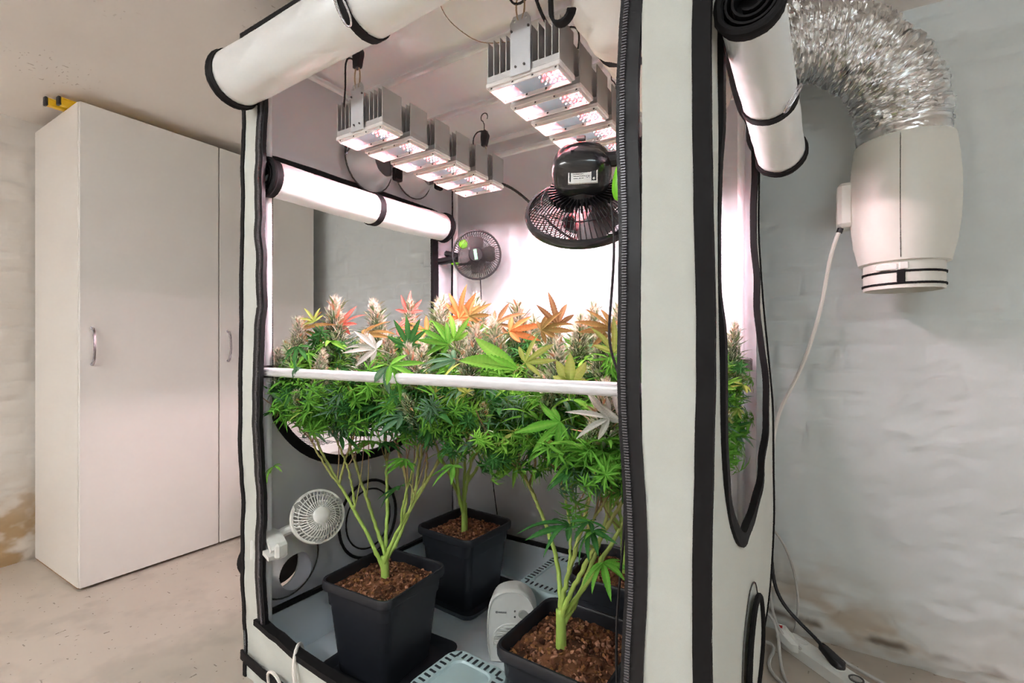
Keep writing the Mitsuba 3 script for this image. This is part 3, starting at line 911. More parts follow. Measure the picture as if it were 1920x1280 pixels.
# motor housing: a rounded lump with a waist
ms = trimesh.creation.icosphere(4)
v = ms.vertices.copy()
sg = lambda a, e: np.sign(a) * np.abs(a) ** e
v = np.stack([sg(v[:, 0], .72) * .064, sg(v[:, 1], .72) * .056, sg(v[:, 2], .7) * .055], -1)
v[:, 0] *= 1 - .10 * (v[:, 1] / .056)
v[:, 1] += np.where(v[:, 2] < 0, .12 * v[:, 2], 0)
v[:, 2] -= .004 * np.exp(-((v[:, 1] - .010 + 2.0 * np.abs(v[:, 0]) * .2) / .006) ** 2) * (v[:, 2] < 0) * -1
ms = trimesh.Trimesh(v, ms.faces, process=False)
hs = obj('motor_housing', G(moved(ms, 0, .012, -.098)), 'black_gloss', t, 'glossy dark motor housing', smooth=True)
neck = lathe([(0, -.07), (.040, -.07), (.044, -.055), (.050, -.044), (0, -.044)], 32)
obj('motor_neck', G(neck), 'black_plastic', hs)
obj('vent_rib', G(cat_m([rot(bx(.040, .078, -.0014, .0014, -.058, -.044), k * 360 / 40, (0, 0, 1)) for k in range(40)])), 'black_plastic', t, kind='stuff', smooth=False)
obj('switch', G(cat_m([bx(-.009, .011, .034, .052, -.157, -.150, .002)])), 'dark_grey', hs, smooth=False)
obj('switch_mark', G(moved(trimesh.creation.annulus(.006, .008, .002), -.032, .043, -.148)), 'grey_plastic', hs, smooth=False)
obj('dimple', G(moved(trimesh.creation.cylinder(.004, .002), .018, -.006, -.1535)), 'hole_dark', hs)
# rating label on the neck: faces back and down
LB = np.eye(4)
nrm = np.array([0, -.62, -.785]); xr = np.array([-1.0, 0, 0]); yr = np.cross(nrm, xr)
LB[:3, 0], LB[:3, 1], LB[:3, 2], LB[:3, 3] = xr, yr, nrm, [-.004, -.050, -.116]
lbm = bx(-.031, .031, -.0145, .0145, -.006, .0008); lbm.apply_transform(LB)
lk = obj('rating_label', G(lbm), 'label_paper', t, 'white rating label', smooth=False)
inkm = []
def on_label(m):
    m.apply_transform(LB)
    return G(m)
inkm.append(on_label(bx(.018, .028, -.011, .0125, .0008, .0012)))
for k in range(4):
    inkm.append(on_label(bx(-.02 + .0, .006 - .004 * (k % 2), .0085 - .0045 * k, .0095 - .0045 * k, .0008, .0012)))
inkm.append(on_label(bx(-.028, -.025, -.011, .0125, .0008, .0012)))
inkm.append(on_label(moved(meshkit.text_mesh('CE', .005, .0004), .0065, -.004, .0008)))
obj('print', cat_m(inkm), 'ink', lk, smooth=False)
obj('print', on_label(cat_m([bx(.0215, .0245, -.009, -.004, .0012, .0016), bx(.0205, .0255, -.0072, -.0058, .0012, .0016)])), 'label_paper', lk, smooth=False)
# arm and clip to the corner pole
arm = tube(spline([FC - FD / np.linalg.norm(FD) * .095 + np.array([.05, 0, .02]), (-.315, .985, 1.50), (-.255, .945, 1.50)], 14), np.linspace(.017, .014, 14), 10)
obj('arm', arm, 'black_plastic', t)
obj('clip_jaw', cat_m([bx(-.285, -.185, .90, .955, 1.480, 1.500, .005), bx(-.285, -.185, .90, .955, 1.400, 1.420, .005), bx(-.285, -.265, .905, .95, 1.415, 1.485, .004)]), 'black_plastic', t, smooth=False)
gl = trimesh.creation.icosphere(3)
gl.apply_scale([.017, .014, .043])
obj('clip_lever', moved(rot(gl, 12, (0, 1, 0)), -.325, .945, 1.440), 'green_plastic', t, 'bright green lever', smooth=True)
tag(obj('fan_cable', tube(spline([(-.352, .962, 1.40), (-.345, .957, 1.28), (-.352, .955, 1.17), (-.350, .95, 1.10), (-.325, .948, 1.02), (-.318, .945, .9), (-.318, .945, .75), (-.333, .945, .55), (-.328, .945, .3), (-.318, .94, .12)], 80), .003, 6), 'cord_black'), 'thin black cable hanging down beside the right door zip', 'cable')

# small black fan at the back, facing out
t = thing('clip_fan', 'small black clip fan with a green badge, in front of the bright back lining', 'fan')
BC, BD = np.array([-1.312, 1.80, 1.522]), np.array([.47, -.86, -.10])
G = put_all(BD, BC)
R2 = .112
obj('cage_ring', G(lathe([(R2 - .003, -.006), (R2 + .003, -.006), (R2 + .004, 0), (R2 + .003, .006), (R2 - .003, .006), (R2 - .005, 0), (R2 - .003, -.006)], 48)), 'black_plastic', t)
obj('grille', G(grille(R2, .035, .03, 60, .0011, .034, (.45,), '', '', .004)), 'black_plastic', t, smooth=True)
hb = obj('front_hub', G(lathe([(0, .037), (.030, .036), (.034, .031), (.030, .026), (0, .026)], 32)), 'black_plastic', t)
obj('badge', G(rot(bx(-.0075, .0075, -.024, .024, .036, .0385, .001), 8, (0, 0, 1))), 'mint_plastic', hb, 'pale green badge', smooth=False)
for m in blades(4, .018, .085, .6, .06):
    obj('blade', G(m), 'dark_grey', t, smooth=True)
obj('motor_housing', G(lathe([(0, -.105), (.025, -.104), (.040, -.09), (.042, -.06), (.036, -.035), (0, -.03)], 24)), 'black_plastic', t)
gl = trimesh.creation.icosphere(2); gl.apply_scale([.022, .022, .012])
obj('clip_lever', G(moved(gl, -.065, .052, -.02)), 'green_plastic', t, 'green knob behind the cage', smooth=True)
obj('arm', tube(spline([BC + np.array([-.05, .06, -.01]), (-1.42, 1.85, 1.50), (-1.475, 1.87, 1.51)], 12), .011, 8), 'black_plastic', t)
cl = trimesh.convex.convex_hull(np.vstack([bx(-1.56, -1.44, 1.835, 1.86, 1.515, 1.535, .004).vertices]))
up_, lo_ = rot(bx(-.066, .066, -.022, .022, -.014, .014, .008), 14, (0, 1, 0)), rot(bx(-.078, .06, -.022, .022, -.015, .015, .009), -4, (0, 1, 0))
obj('clip_jaw', moved(up_, -1.468, 1.845, 1.542), 'black_gloss', t, smooth=False)
obj('clip_jaw', moved(lo_, -1.515, 1.835, 1.522), 'black_plastic', t, smooth=False)
obj('clip_pad', bx(-1.49, -1.45, 1.83, 1.862, 1.497, 1.507, .003), 'green_plastic', t, 'green pad', smooth=False)
tag(obj('fan_cable', tube(spline([BC + np.array([0, .03, -.10]), BC + np.array([.004, .035, -.25]), (-1.31, 1.86, 1.0), (-1.285, 1.87, .6), (-1.25, 1.88, .30)], 40), .0025, 6), 'cord_black'), 'thin black cable hanging below the small black fan', 'cable')

# white clip fan low on the left
t = thing('clip_fan', 'white clip fan low on the left, clipped beside the open duct cuff', 'fan')
WC, WD = np.array([-1.395, 1.015, .53]), np.array([.93, -.33, .36])
G = put_all(WD, WC)
R3 = .084
obj('cage_ring', G(lathe([(R3 - .004, -.012), (R3 + .003, -.011), (R3 + .004, 0), (R3 + .002, .008), (R3 - .004, .008), (R3 - .005, 0), (R3 - .004, -.012)], 48)), 'fan_white', t)
obj('grille', G(grille(R3, .028, .04, 40, .0019, .023, (.28, .62), '', '', .004)), 'fan_white', t, smooth=True)
obj('front_hub', G(lathe([(0, .050), (.020, .048), (.027, .042), (.027, .034), (0, .034)], 32)), 'fan_white', t)
for m in blades(3, .018, .08, .6, .07):
    obj('blade', G(m), 'grey_plastic', t, 'grey blade', smooth=True)
obj('motor_housing', G(lathe([(0, -.095), (.024, -.093), (.036, -.08), (.040, -.05), (.034, -.028), (0, -.026)], 24)), 'fan_white', t)
obj('arm', tube(spline([WC + np.array([-.06, .02, -.04]), (-1.48, .985, .485), (-1.515, .95, .465)], 12), .016, 10), 'fan_white', t)
# two curved jaws gripping the corner pole
def jaw(pts, w, th):
    return sweep(spline(pts, 18), [(-th, -w), (th, -w), (th, w), (-th, w)], up=(0, 0, 1), scale=np.linspace(.8, 1.15, 18))


obj('clip_jaw', jaw([(-1.545, .925, .48), (-1.49, .915, .478), (-1.455, .905, .468), (-1.43, .90, .452)], .024, .006), 'white_plastic', t)
obj('clip_jaw', jaw([(-1.545, .905, .448), (-1.49, .898, .44), (-1.455, .893, .436), (-1.43, .89, .432)], .022, .006), 'white_plastic', t)
obj('clip_pad', bx(-1.437, -1.415, .882, .925, .425, .475, .008), 'white_plastic', t, smooth=False)
obj('clip_pad', bx(-1.555, -1.535, .872, .90, .395, .47, .008), 'white_plastic', t, smooth=False)

# ---------------------------------------------------------------- duct fan on the back wall
t = thing('duct_fan', 'white inline duct fan fixed to the painted back wall', 'duct fan')
DX, DY = .255, 1.945
body = lathe([(.112, 1.742), (.127, 1.742), (.1285, 1.735), (.1345, 1.68), (.1385, 1.62), (.1395, 1.56), (.137, 1.49), (.129, 1.42), (.117, 1.366), (.116, 1.36), (.104, 1.358)], 64)
obj('housing', moved(body, DX, DY, 0), 'duct_white', t)
ang = math.radians(-100)
obj('seam', tube(np.stack([DX + (np.array([.1285, .1345, .1385, .1395, .137, .129, .1175]) + .0002) * math.cos(ang), DY + (np.array([.1285, .1345, .1385, .1395, .137, .129, .1175]) + .0002) * math.sin(ang), [1.735, 1.68, 1.62, 1.56, 1.49, 1.42, 1.366]], -1), .0011, 5), 'dark_grey', t)
obj('outlet', moved(lathe([(.102, 1.362), (.103, 1.362), (.103, 1.276), (.099, 1.275), (.099, 1.362), (.102, 1.362)], 56), DX, DY, 0), 'duct_white', t)
for z in (1.290, 1.326):
    obj('rubber_band', moved(lathe([(.1025, z - .0035), (.1062, z - .003), (.1065, z), (.1062, z + .003), (.1025, z + .0035)], 56), DX, DY, 0), 'webbing', t, 'black rubber band')
    pass
obj('bracket', bx(DX - .04, DX + .04, DY + .12, 2.085, 1.45, 1.65, .004), 'duct_white', t, smooth=False)
cb = np.array([DX + .1045 * math.cos(ang), DY + .1045 * math.sin(ang)])
obj('buckle', rot(bx(-.010, .010, -.004, .005, 1.288, 1.330, .002), -10, (0, 0, 1)).apply_translation([cb[0], cb[1], 0]), 'webbing', t, smooth=False)
obj('clamp', rot(bx(-.062, -.008, -.003, .005, 1.331, 1.349, .002), -16, (0, 0, 1)).apply_translation([cb[0], cb[1], 0]), 'white_plastic', t, smooth=False)
obj('clamp', rot(bx(-.004, .018, -.003, .007, 1.331, 1.353, .002), -6, (0, 0, 1)).apply_translation([cb[0], cb[1], 0]), 'white_plastic', t, smooth=False)
jx, jy = DX - .152, DY + .01
jb = obj('junction_box', bx(jx - .022, jx + .026, jy - .045, jy + .05, 1.492, 1.638, .012), 'duct_white', t, 'white junction box')
obj('gland', tube([(jx - .012, jy - .02, 1.492), (jx - .016, jy - .02, 1.478)], .009, 10), 'black_plastic', jb)
tag(obj('power_cable', tube(spline([(jx - .016, jy - .02, 1.482), (jx - .035, jy - .01, 1.42), (jx - .06, jy + .03, 1.27), (jx - .10, jy + .045, 1.10), (jx - .15, jy + .06, .96), (jx - .185, jy + .06, .88), (jx - .22, jy + .07, .70), (jx - .24, jy + .08, .45), (jx - .22, jy + .085, .2)], 60), .0062, 8), 'cord_white'), 'white cable hanging from the duct fan and running behind the tent', 'cable')

# crumpled foil duct from the fan to the tent roof
pts = spline([(DX, DY, 1.732), (DX - .002, DY, 1.80), (.235, 1.935, 1.92), (.165, 1.91, 2.02), (.06, 1.86, 2.085), (-.03, 1.82, 2.095), (-.085, 1.79, 2.09), (-.135, 1.765, 2.075)], 300)
nA = 84
tt, N, B = frames(pts, up=(.35, .93, .02))
a = np.arange(nA) / nA * 2 * math.pi
s = np.linspace(0, 1, len(pts))
S_, A_ = np.meshgrid(s, a, indexing='ij')
fold = np.sin(2 * math.pi * (S_ * 24 + 1.0 * (meshkit.fbm(np.stack([S_ * 14, np.cos(A_) * 1.6, np.sin(A_) * 1.6], -1), 3, 5) - .5) * 5))
cr = meshkit.fbm(np.stack([S_ * 42, np.cos(A_) * 2.6, np.sin(A_) * 2.6], -1), 4, 9) - .5
cr2 = np.abs(meshkit.fbm(np.stack([S_ * 40, np.cos(A_) * 5, np.sin(A_) * 5], -1), 3, 19) - .5)
env = np.clip((S_ - .05) / .05, 0, 1)
Rr = .121 + env * (.0045 * fold + .030 * cr - .020 * cr2) + .002 * cr
v = pts[:, None] + Rr[..., None] * (np.cos(A_)[..., None] * N[:, None] + np.sin(A_)[..., None] * B[:, None])
i, j = np.meshgrid(np.arange(len(pts) - 1), np.arange(nA), indexing='ij')
a_, b_, c_, d_ = i * nA + j, i * nA + (j + 1) % nA, (i + 1) * nA + (j + 1) % nA, (i + 1) * nA + j
t = thing('foil_duct', 'crumpled silver foil duct bending from the white duct fan to the tent', 'duct')
obj('hose', trimesh.Trimesh(v.reshape(-1, 3), np.vstack([np.stack([a_, b_, c_], -1).reshape(-1, 3), np.stack([a_, c_, d_], -1).reshape(-1, 3)]), process=False), 'foil', t, smooth=25)

# ---------------------------------------------------------------- pots, soil, saucers
def rr_ring(h, r, z, n=6):
    out = []
    for cx, cy, a0 in ((h - r, h - r, 0), (-h + r, h - r, 90), (-h + r, -h + r, 180), (h - r, -h + r, 270)):
        for k in range(n + 1):
            u = math.radians(a0 + 90 * k / n)
            out.append((cx + r * math.cos(u), cy + r * math.sin(u), z))
    return np.array(out)


def loft(rings, cap0=True, cap1=True):
    k = len(rings[0])
    v = np.vstack(rings)
    n = len(rings)
    i, j = np.meshgrid(np.arange(n - 1), np.arange(k), indexing='ij')
    A, B_, C_, D = i * k + j, i * k + (j + 1) % k, (i + 1) * k + (j + 1) % k, (i + 1) * k + j
    f = [np.stack([A, B_, C_], -1).reshape(-1, 3), np.stack([A, C_, D], -1).reshape(-1, 3)]
    for cap, o, flip in ((cap0, 0, True), (cap1, (n - 1) * k, False)):
        if cap:
            v = np.vstack([v, rings[0 if o == 0 else -1].mean(0)])
            c = len(v) - 1
            r = np.arange(k)
            q = np.stack([np.full(k, c), o + r, o + (r + 1) % k], -1)
            f.append(q[:, ::-1] if flip else q)
    return trimesh.Trimesh(v, np.vstack(f), process=False)


PH, PZ = .305, .022
pot_body = loft([rr_ring(.112, .03, .0), rr_ring(.113, .03, .004), rr_ring(.134, .034, .222), rr_ring(.139, .036, .226), rr_ring(.1425, .036, .276)], True, False)
pot_rim = loft([rr_ring(.1425, .036, .275), rr_ring(.153, .04, .275), rr_ring(.155, .04, .281), rr_ring(.155, .04, .299), rr_ring(.152, .038, .305), rr_ring(.146, .036, .3045), rr_ring(.1425, .034, .299), rr_ring(.138, .034, .24)], False, False)
P_body, P_rim = mikit.ply(pot_body, 'pot_plastic', smooth=40), mikit.ply(pot_rim, 'pot_plastic', smooth=40)
P_notch = mikit.ply(cat_m([bx(-.0015, .0015, -.126, -.1205, .17 - .007 * k, .173 - .007 * k) for k in range(7)]), 'black_plastic')
sau = loft([rr_ring(.155, .04, .0), rr_ring(.17, .045, .028), rr_ring(.174, .045, .031), rr_ring(.167, .043, .028), rr_ring(.15, .038, .006)], True, True)
P_sau = mikit.ply(sau, 'pot_plastic', smooth=40)


def soil_mesh(seed):
    n = 56
    g = grid(-1, 1, n, -1, 1, n, lambda u, w: np.stack([u, w, 0 * u], -1))
    u, w = g.vertices[:, 0], g.vertices[:, 1]
    k = (np.abs(u) ** 5 + np.abs(w) ** 5) ** .2
    m = np.maximum(np.abs(u), np.abs(w))
    sc = np.where(k > 0, m / np.maximum(k, 1e-6), 1)
    x, y = u * sc * .139, w * sc * .139
    hgt = .268 + .018 * np.exp(-(x ** 2 + y ** 2) / .006) + .022 * (meshkit.fbm(np.stack([x * 40, y * 40, 0 * x + seed], -1), 4, seed) - .5)
    return trimesh.Trimesh(np.stack([x, y, hgt], -1), g.faces, process=False), (lambda a, b: .268 + .018 * np.exp(-(a ** 2 + b ** 2) / .006))


def chips(seed, n=620):
    r = np.random.default_rng(seed)
    _, hf = soil_mesh(seed)
    base = trimesh.creation.icosahedron()
    V, F, K = [], [], []
    pal = np.array([C(126, 80, 58), C(96, 58, 42), C(156, 108, 82), C(74, 46, 36), C(140, 96, 60), C(176, 128, 104)])
    for k in range(n):
        x, y = r.uniform(-.131, .131, 2)
        s = r.uniform(.0028, .0095) * np.array([1, r.uniform(.5, 1), r.uniform(.35, .8)])
        R = trimesh.transformations.random_rotation_matrix(r.random(3))[:3, :3]
        v = (base.vertices * s * r.uniform(.7, 1.25, (12, 1))) @ R.T + [x, y, float(hf(x, y)) + r.uniform(-.002, .005)]
        V.append(v); F.append(base.faces + 12 * k); K.append(np.tile(pal[r.integers(len(pal))] * r.uniform(.7, 1.2), (12, 1)))
    return trimesh.Trimesh(np.vstack(V), np.vstack(F), process=False), np.vstack(K)


POTS = {'front left': (-1.232, 1.16, 2.0), 'front right': (-.535, 1.165, -2.0), 'back left': (-1.275, 1.665, -4), 'back right': (-.548, 1.625, 1.0)}
where = {'front left': 'at the door below the white fan', 'front right': 'at the door next to the right zip', 'back left': 'in the back corner of the tent', 'back right': 'at the back, half hidden by the right zip'}
for k, (nm, (x, y, a)) in enumerate(POTS.items()):
    W = T().translate([x, y, PZ]).rotate([0, 0, 1], a)
    s = thing('saucer', f'black square saucer under the pot {where[nm]}', 'saucer', 'saucers under the pots')
    scene[s] = {**P_sau, 'to_world': T().translate([x + (.025 if nm == 'front left' else 0), y, .014]).rotate([0, 0, 1], a)}
    p = thing('plant_pot', f'black square plastic pot {where[nm]}', 'pot', 'square plant pots')
    inst('body', P_body, p, W)
    inst('rim', P_rim, p, W)
    for q in (0, 90, 180, 270):
        inst('corner_rib', P_notch, p, W @ T().rotate([0, 0, 1], q + 45) @ T().translate([0, -.038, 0]))
    sm, _ = soil_mesh(20 + k)
    so = thing('soil', f'brown crumbly soil in the pot {where[nm]}', 'soil')
    scene[so] = {**mikit.ply(sm, 'soil', smooth=True), 'to_world': W}
    labels[so]['kind'] = 'stuff'
    cm, cc = chips(40 + k)
    key = numbered('soil_crumbs', so)
    scene[key] = {**mikit.ply(cm, 'soil_chip', color=cc), 'to_world': W}
    tag(key, kind='stuff')

# ---------------------------------------------------------------- heater, crates
t = thing('fan_heater', 'small white rounded fan heater standing between the pots', 'heater')
HX, HY = -.884, 1.43
prof = np.array([[-.068, 0], [.068, 0], [.078, .06], [.080, .14], [.074, .20], [.058, .238], [.03, .257], [0, .262], [-.03, .257], [-.058, .238], [-.074, .20], [-.080, .14], [-.078, .06]])
tt_ = np.concatenate([[0], np.cumsum(np.linalg.norm(np.diff(np.vstack([prof, prof[:1]]), axis=0), axis=1))])
sm_ = np.array([np.interp(np.linspace(0, tt_[-1], 80, endpoint=False), tt_, np.append(prof[:, k], prof[0, k])) for k in (0, 1)]).T
for _ in range(3):
    sm_ = np.where((sm_[:, 1:2] > .02), (np.roll(sm_, 1, 0) + 2 * sm_ + np.roll(sm_, -1, 0)) / 4, sm_)
cen = np.array([0, .13])
rings = [np.stack([(cen[0] + (sm_[:, 0] - cen[0]) * q), np.full(80, yy), cen[1] + (sm_[:, 1] - cen[1]) * q], -1) for yy, q in ((-.058, .90), (-.064, .94), (-.056, .985), (-.04, 1.0), (.03, .97), (.055, .9), (.062, .8))]
for q in rings:
    q[:, 2] = np.maximum(q[:, 2], 0)
HM = np.eye(4); ca, sa = math.cos(math.radians(26)), math.sin(math.radians(26))
HM[:3, :3] = [[ca * 1.10, -sa * .8, 0], [sa * 1.10, ca * .8, 0], [0, 0, .97]]; HM[:3, 3] = [HX, HY, .012]
def H(m):
    m = m.copy(); m.apply_transform(HM)
    return m


obj('body', H(loft([r for r in rings[::-1]], True, True)), 'white_plastic', t, smooth=40)
b = np.linspace(0, 2 * math.pi, 48, endpoint=False)
obj('grille_rim', H(tube(np.stack([.058 * np.cos(b), np.full(48, -.060), .082 + .058 * np.sin(b)], -1), .0035, 8, True)), 'white_plastic', t)
obj('grille_slat', H(cat_m([bx(-math.sqrt(max(.0, .054 ** 2 - z * z)), math.sqrt(max(0, .054 ** 2 - z * z)), -.0665, -.060, .082 + z - .0022, .082 + z + .0022) for z in np.arange(-.048, .05, .0096)])), 'white_plastic', t, kind='stuff', smooth=False)
obj('control_knob', H(put(lathe([(0, .004), (.013, .004), (.016, .0), (0, 0)], 24), (0, -1, 0), (.036, -.060, .176))), 'grey_plastic', t, 'grey control knob')
for z in (.186, .166):
    obj('indicator', H(put(trimesh.creation.cylinder(.0028, .004, sections=10), (0, -1, 0), (.010, -.060, z))), 'dark_grey', t)
TM = np.array([[1, 0, 0, -.052], [0, 0, -1, -.0598], [0, 1, 0, .176], [0, 0, 0, 1.0]])
obj('logo_mark', H(cat_m([put(trimesh.creation.cylinder(.0042, .0016, sections=14), (0, -1, 0), (-.047, -.0603, .1795)), bx(-.042, -.016, -.0612, -.0597, .1765, .1825, .0006)])), 'grey_print', t, 'small grey maker mark', smooth=False)

def crate(x0, x1, y0, y1, z1, ang, lab):
    t = thing('ventilated_crate', lab, 'crate', 'pale blue crates')
    cx, cy, hx, hy = (x0 + x1) / 2, (y0 + y1) / 2, (x1 - x0) / 2, (y1 - y0) / 2
    def rect(sx, sy, r, z, n=6):
        out = []
        for a, b_, a0 in ((sx - r, sy - r, 0), (-sx + r, sy - r, 90), (-sx + r, -sy + r, 180), (sx - r, -sy + r, 270)):
            for k in range(n + 1):
                u = math.radians(a0 + 90 * k / n)
                out.append((a + r * math.cos(u), b_ + r * math.sin(u), z))
        return np.array(out)
    R = trimesh.transformations.rotation_matrix(math.radians(ang), (0, 0, 1))
    R[:3, 3] = [cx, cy, .014]
    def K(m):
        m = m.copy(); m.apply_transform(R)
        return m
    obj('shell', K(loft([rect(hx, hy, .05, 0), rect(hx * .98, hy * .98, .05, z1 * .5), rect(hx * .93, hy * .94, .05, z1 * .9), rect(hx * .90, hy * .91, .048, z1 * .97), rect(hx * .85, hy * .87, .045, z1), rect(hx * .56, hy * .6, .03, z1 - .001), rect(hx * .53, hy * .57, .03, z1 - .006)])), 'crate_plastic', t)
    slots = []
    for side in (0, 1):
        L = (hy if side == 0 else hx) * .62
        W = (hx if side == 0 else hy) * .71
        for q in np.arange(-L, L + .001, .021):
            for sg_ in (-1, 1):
                m = bx(-.011, .011, -.0034, .0034, z1 - .004, z1 + .0011) if side == 0 else bx(-.0034, .0034, -.011, .011, z1 - .004, z1 + .0011)
                slots.append(moved(m, *((sg_ * W, q, 0) if side == 0 else (q, sg_ * W, 0))))
    obj('slot', K(cat_m(slots)), 'hole_dark', t, kind='stuff', smooth=False)
    side_s = []
    for q in np.arange(-hy * .75, hy * .76, .024):
        for sg_ in (-1, 1):
            for zz in (.35, .62):
                side_s.append(bx(sg_ * hx * .985 - .002, sg_ * hx * .985 + .003, q - .006, q + .006, z1 * zz, z1 * zz + .028) if sg_ > 0 else bx(sg_ * hx * .985 - .003, sg_ * hx * .985 + .002, q - .006, q + .006, z1 * zz, z1 * zz + .028))
    obj('side_slot', K(cat_m(side_s)), 'hole_dark', t, kind='stuff', smooth=False)


crate(-.94, -.695, .915, 1.16, .165, -4, 'pale blue upturned crate at the door sill between the front pots')
crate(-.945, -.725, 1.52, 1.86, .19, -3, 'pale blue upturned crate at the back lining behind the white heater')

# white cord lying over the door sill
tag(obj('white_cord', tube(spline([(-1.36, .96, .03), (-1.33, .915, .15), (-1.31, .885, .197), (-1.285, .855, .18), (-1.262, .842, .12), (-1.25, .84, .05), (-1.24, .83, .008)], 50), .0055, 8), 'cord_white'), 'white cord lying over the black edge of the door sill', 'cord')
tag(obj('white_cord', tube(spline([(-1.40, .85, .06), (-1.375, .838, .118), (-1.335, .834, .115), (-1.31, .835, .07), (-1.30, .83, .008)], 40), .0045, 8), 'cord_white'), 'short white cord looped over the black foot strap', 'cord')

# ---------------------------------------------------------------- cables and sockets behind the tent
t = thing('power_strip', 'white power strip with a grey round button lying at the foot of the back wall', 'power strip')
PM = np.eye(4); q0, q1 = np.array([-.075, 2.03, .02]), np.array([.19, 1.80, .02])
dx = (q1 - q0) / np.linalg.norm(q1 - q0)
PM[:3, 0], PM[:3, 1], PM[:3, 2], PM[:3, 3] = dx, np.cross([0, 0, 1], dx), [0, 0, 1], (q0 + q1) / 2
def PS(m):
    m = m.copy(); m.apply_transform(PM)
    return m


hull = trimesh.convex.convex_hull(np.vstack([moved(trimesh.creation.cylinder(.032, .036, sections=20), x, 0, .0).vertices for x in (-.15, .13)] + [moved(trimesh.creation.cylinder(.024, .052, sections=20), x, 0, .002).vertices for x in (-.14, .12)]))
obj('body', PS(hull), 'white_plastic', t)
obj('button_ring', PS(moved(lathe([(.016, .0), (.021, .0), (.021, .005), (.016, .005), (.016, 0)], 24), .095, -.002, .026)), 'dark_grey', t)
obj('button', PS(moved(lathe([(0, .006), (.012, .006), (.014, .0), (0, 0)], 24), .095, -.002, .026)), 'grey_plastic', t, 'grey round button')
obj('socket', PS(moved(lathe([(.018, 0), (.022, 0), (.022, .004), (.018, .004), (.018, 0)], 24), -.105, 0, .026)), 'white_plastic', t)
obj('socket', PS(moved(lathe([(.018, 0), (.022, 0), (.022, .004), (.018, .004), (.018, 0)], 24), .035, 0, .026)), 'white_plastic', t)
pk = thing('power_plug', 'black plug pushed into the white power strip', 'plug')
plug = trimesh.convex.convex_hull(np.vstack([moved(trimesh.creation.cylinder(.019, .02, sections=16), .035, 0, .038).vertices, bx(-.03, -.01, -.009, .009, .05, .068).vertices]))
scene[pk] = mikit.ply(PS(plug), 'black_plastic', smooth=35)
e0 = (PM @ np.array([-.02, 0, .06, 1]))[:3]
tag(obj('power_cable', tube(spline([e0, e0 + dx * -.05 + [0, 0, .02], (-.08, 1.99, .17), (-.115, 2.0, .30), (-.13, 2.02, .45)], 40), .0065, 8), 'cord_black'), 'thick black cable rising from the plug on the power strip', 'cable')
pk = thing('power_plug', 'small white plug lying between the tent and the power strip, red mark on it', 'plug')
bd = numbered('body', pk)
scene[bd] = mikit.ply(trimesh.convex.convex_hull(np.vstack([bx(-.10, -.07, 1.965, 1.995, .05, .085).vertices, bx(-.05, -.03, 1.935, 1.96, .03, .055).vertices])), 'white_plastic', smooth=35)
obj('red_mark', bx(-.093, -.080, 1.968, 1.985, .084, .087), 'red_plastic', pk, 'small red mark', smooth=False)
for pts_, col, lab, r in (
        ([(-.13, 2.06, .42), (-.075, 2.07, .34), (-.04, 2.07, .22), (-.035, 2.07, .10), (-.05, 2.06, .02)], 'cord_grey', 'thin grey cable running down the wall behind the tent', .004),
        ([(-.14, 2.0, .24), (-.11, 1.97, .14), (-.085, 1.96, .08), (-.04, 1.95, .05), (.0, 1.95, .03)], 'cord_grey', 'pale cable leading into the small white plug', .005),
        ([(-.15, 1.96, .14), (-.10, 1.93, .11), (-.085, 1.89, .04), (-.075, 1.84, .012), (-.04, 1.76, .008)], 'cord_grey', 'grey cable curving over the floor beside the tent', .0055),
        ([(-.15, 1.94, .035), (-.105, 1.93, .03), (-.115, 1.87, .012), (-.10, 1.81, .008), (-.05, 1.76, .008), (.03, 1.74, .008)], 'cord_grey', 'grey cable looped on the floor nearest to the tent foot', .0055),
        ([(.06, 1.97, .045), (.13, 1.95, .03), (.25, 1.92, .012), (.42, 1.88, .010), (.6, 1.80, .010)], 'cord_grey', 'grey cable running along the floor past the power strip', .006)):
    tag(obj('floor_cable', tube(spline(pts_, 50), r, 8), col), lab, 'cable')

# ---------------------------------------------------------------- the plants
prng = np.random.default_rng(11)


def leaflet(L, W, K=9, serr=.16, droop=.12, fold=.35, curl=0.0):
    u = np.linspace(0, 1, K)
    sh = u ** .75 * (1 - u) ** .95
    sh = sh / sh.max()
    sh[0] = .06
    w = W * sh * (1 + serr * np.where(np.arange(K) % 2 == 1, 1, -1) * (u > .12) * (u < .97))
    y = L * u
    z = -droop * L * u ** 2 + curl * L * u ** 3
    v = np.zeros((K, 3, 3))
    v[:, 0] = np.stack([-w, y + .25 * W * sh, z + fold * w], -1)
    v[:, 1] = np.stack([0 * w, y, z], -1)
    v[:, 2] = np.stack([w, y + .25 * W * sh, z + fold * w], -1)
    f = []
    for i in range(K - 1):
        for k in (0, 1):
            a, b, c, d = 3 * i + k, 3 * i + k + 1, 3 * i + 4 + k, 3 * i + 3 + k
            f += [(a, b, c), (a, c, d)]
    return v.reshape(-1, 3), np.array(f), np.repeat(u, 3), np.tile([0, 1, 0], K)


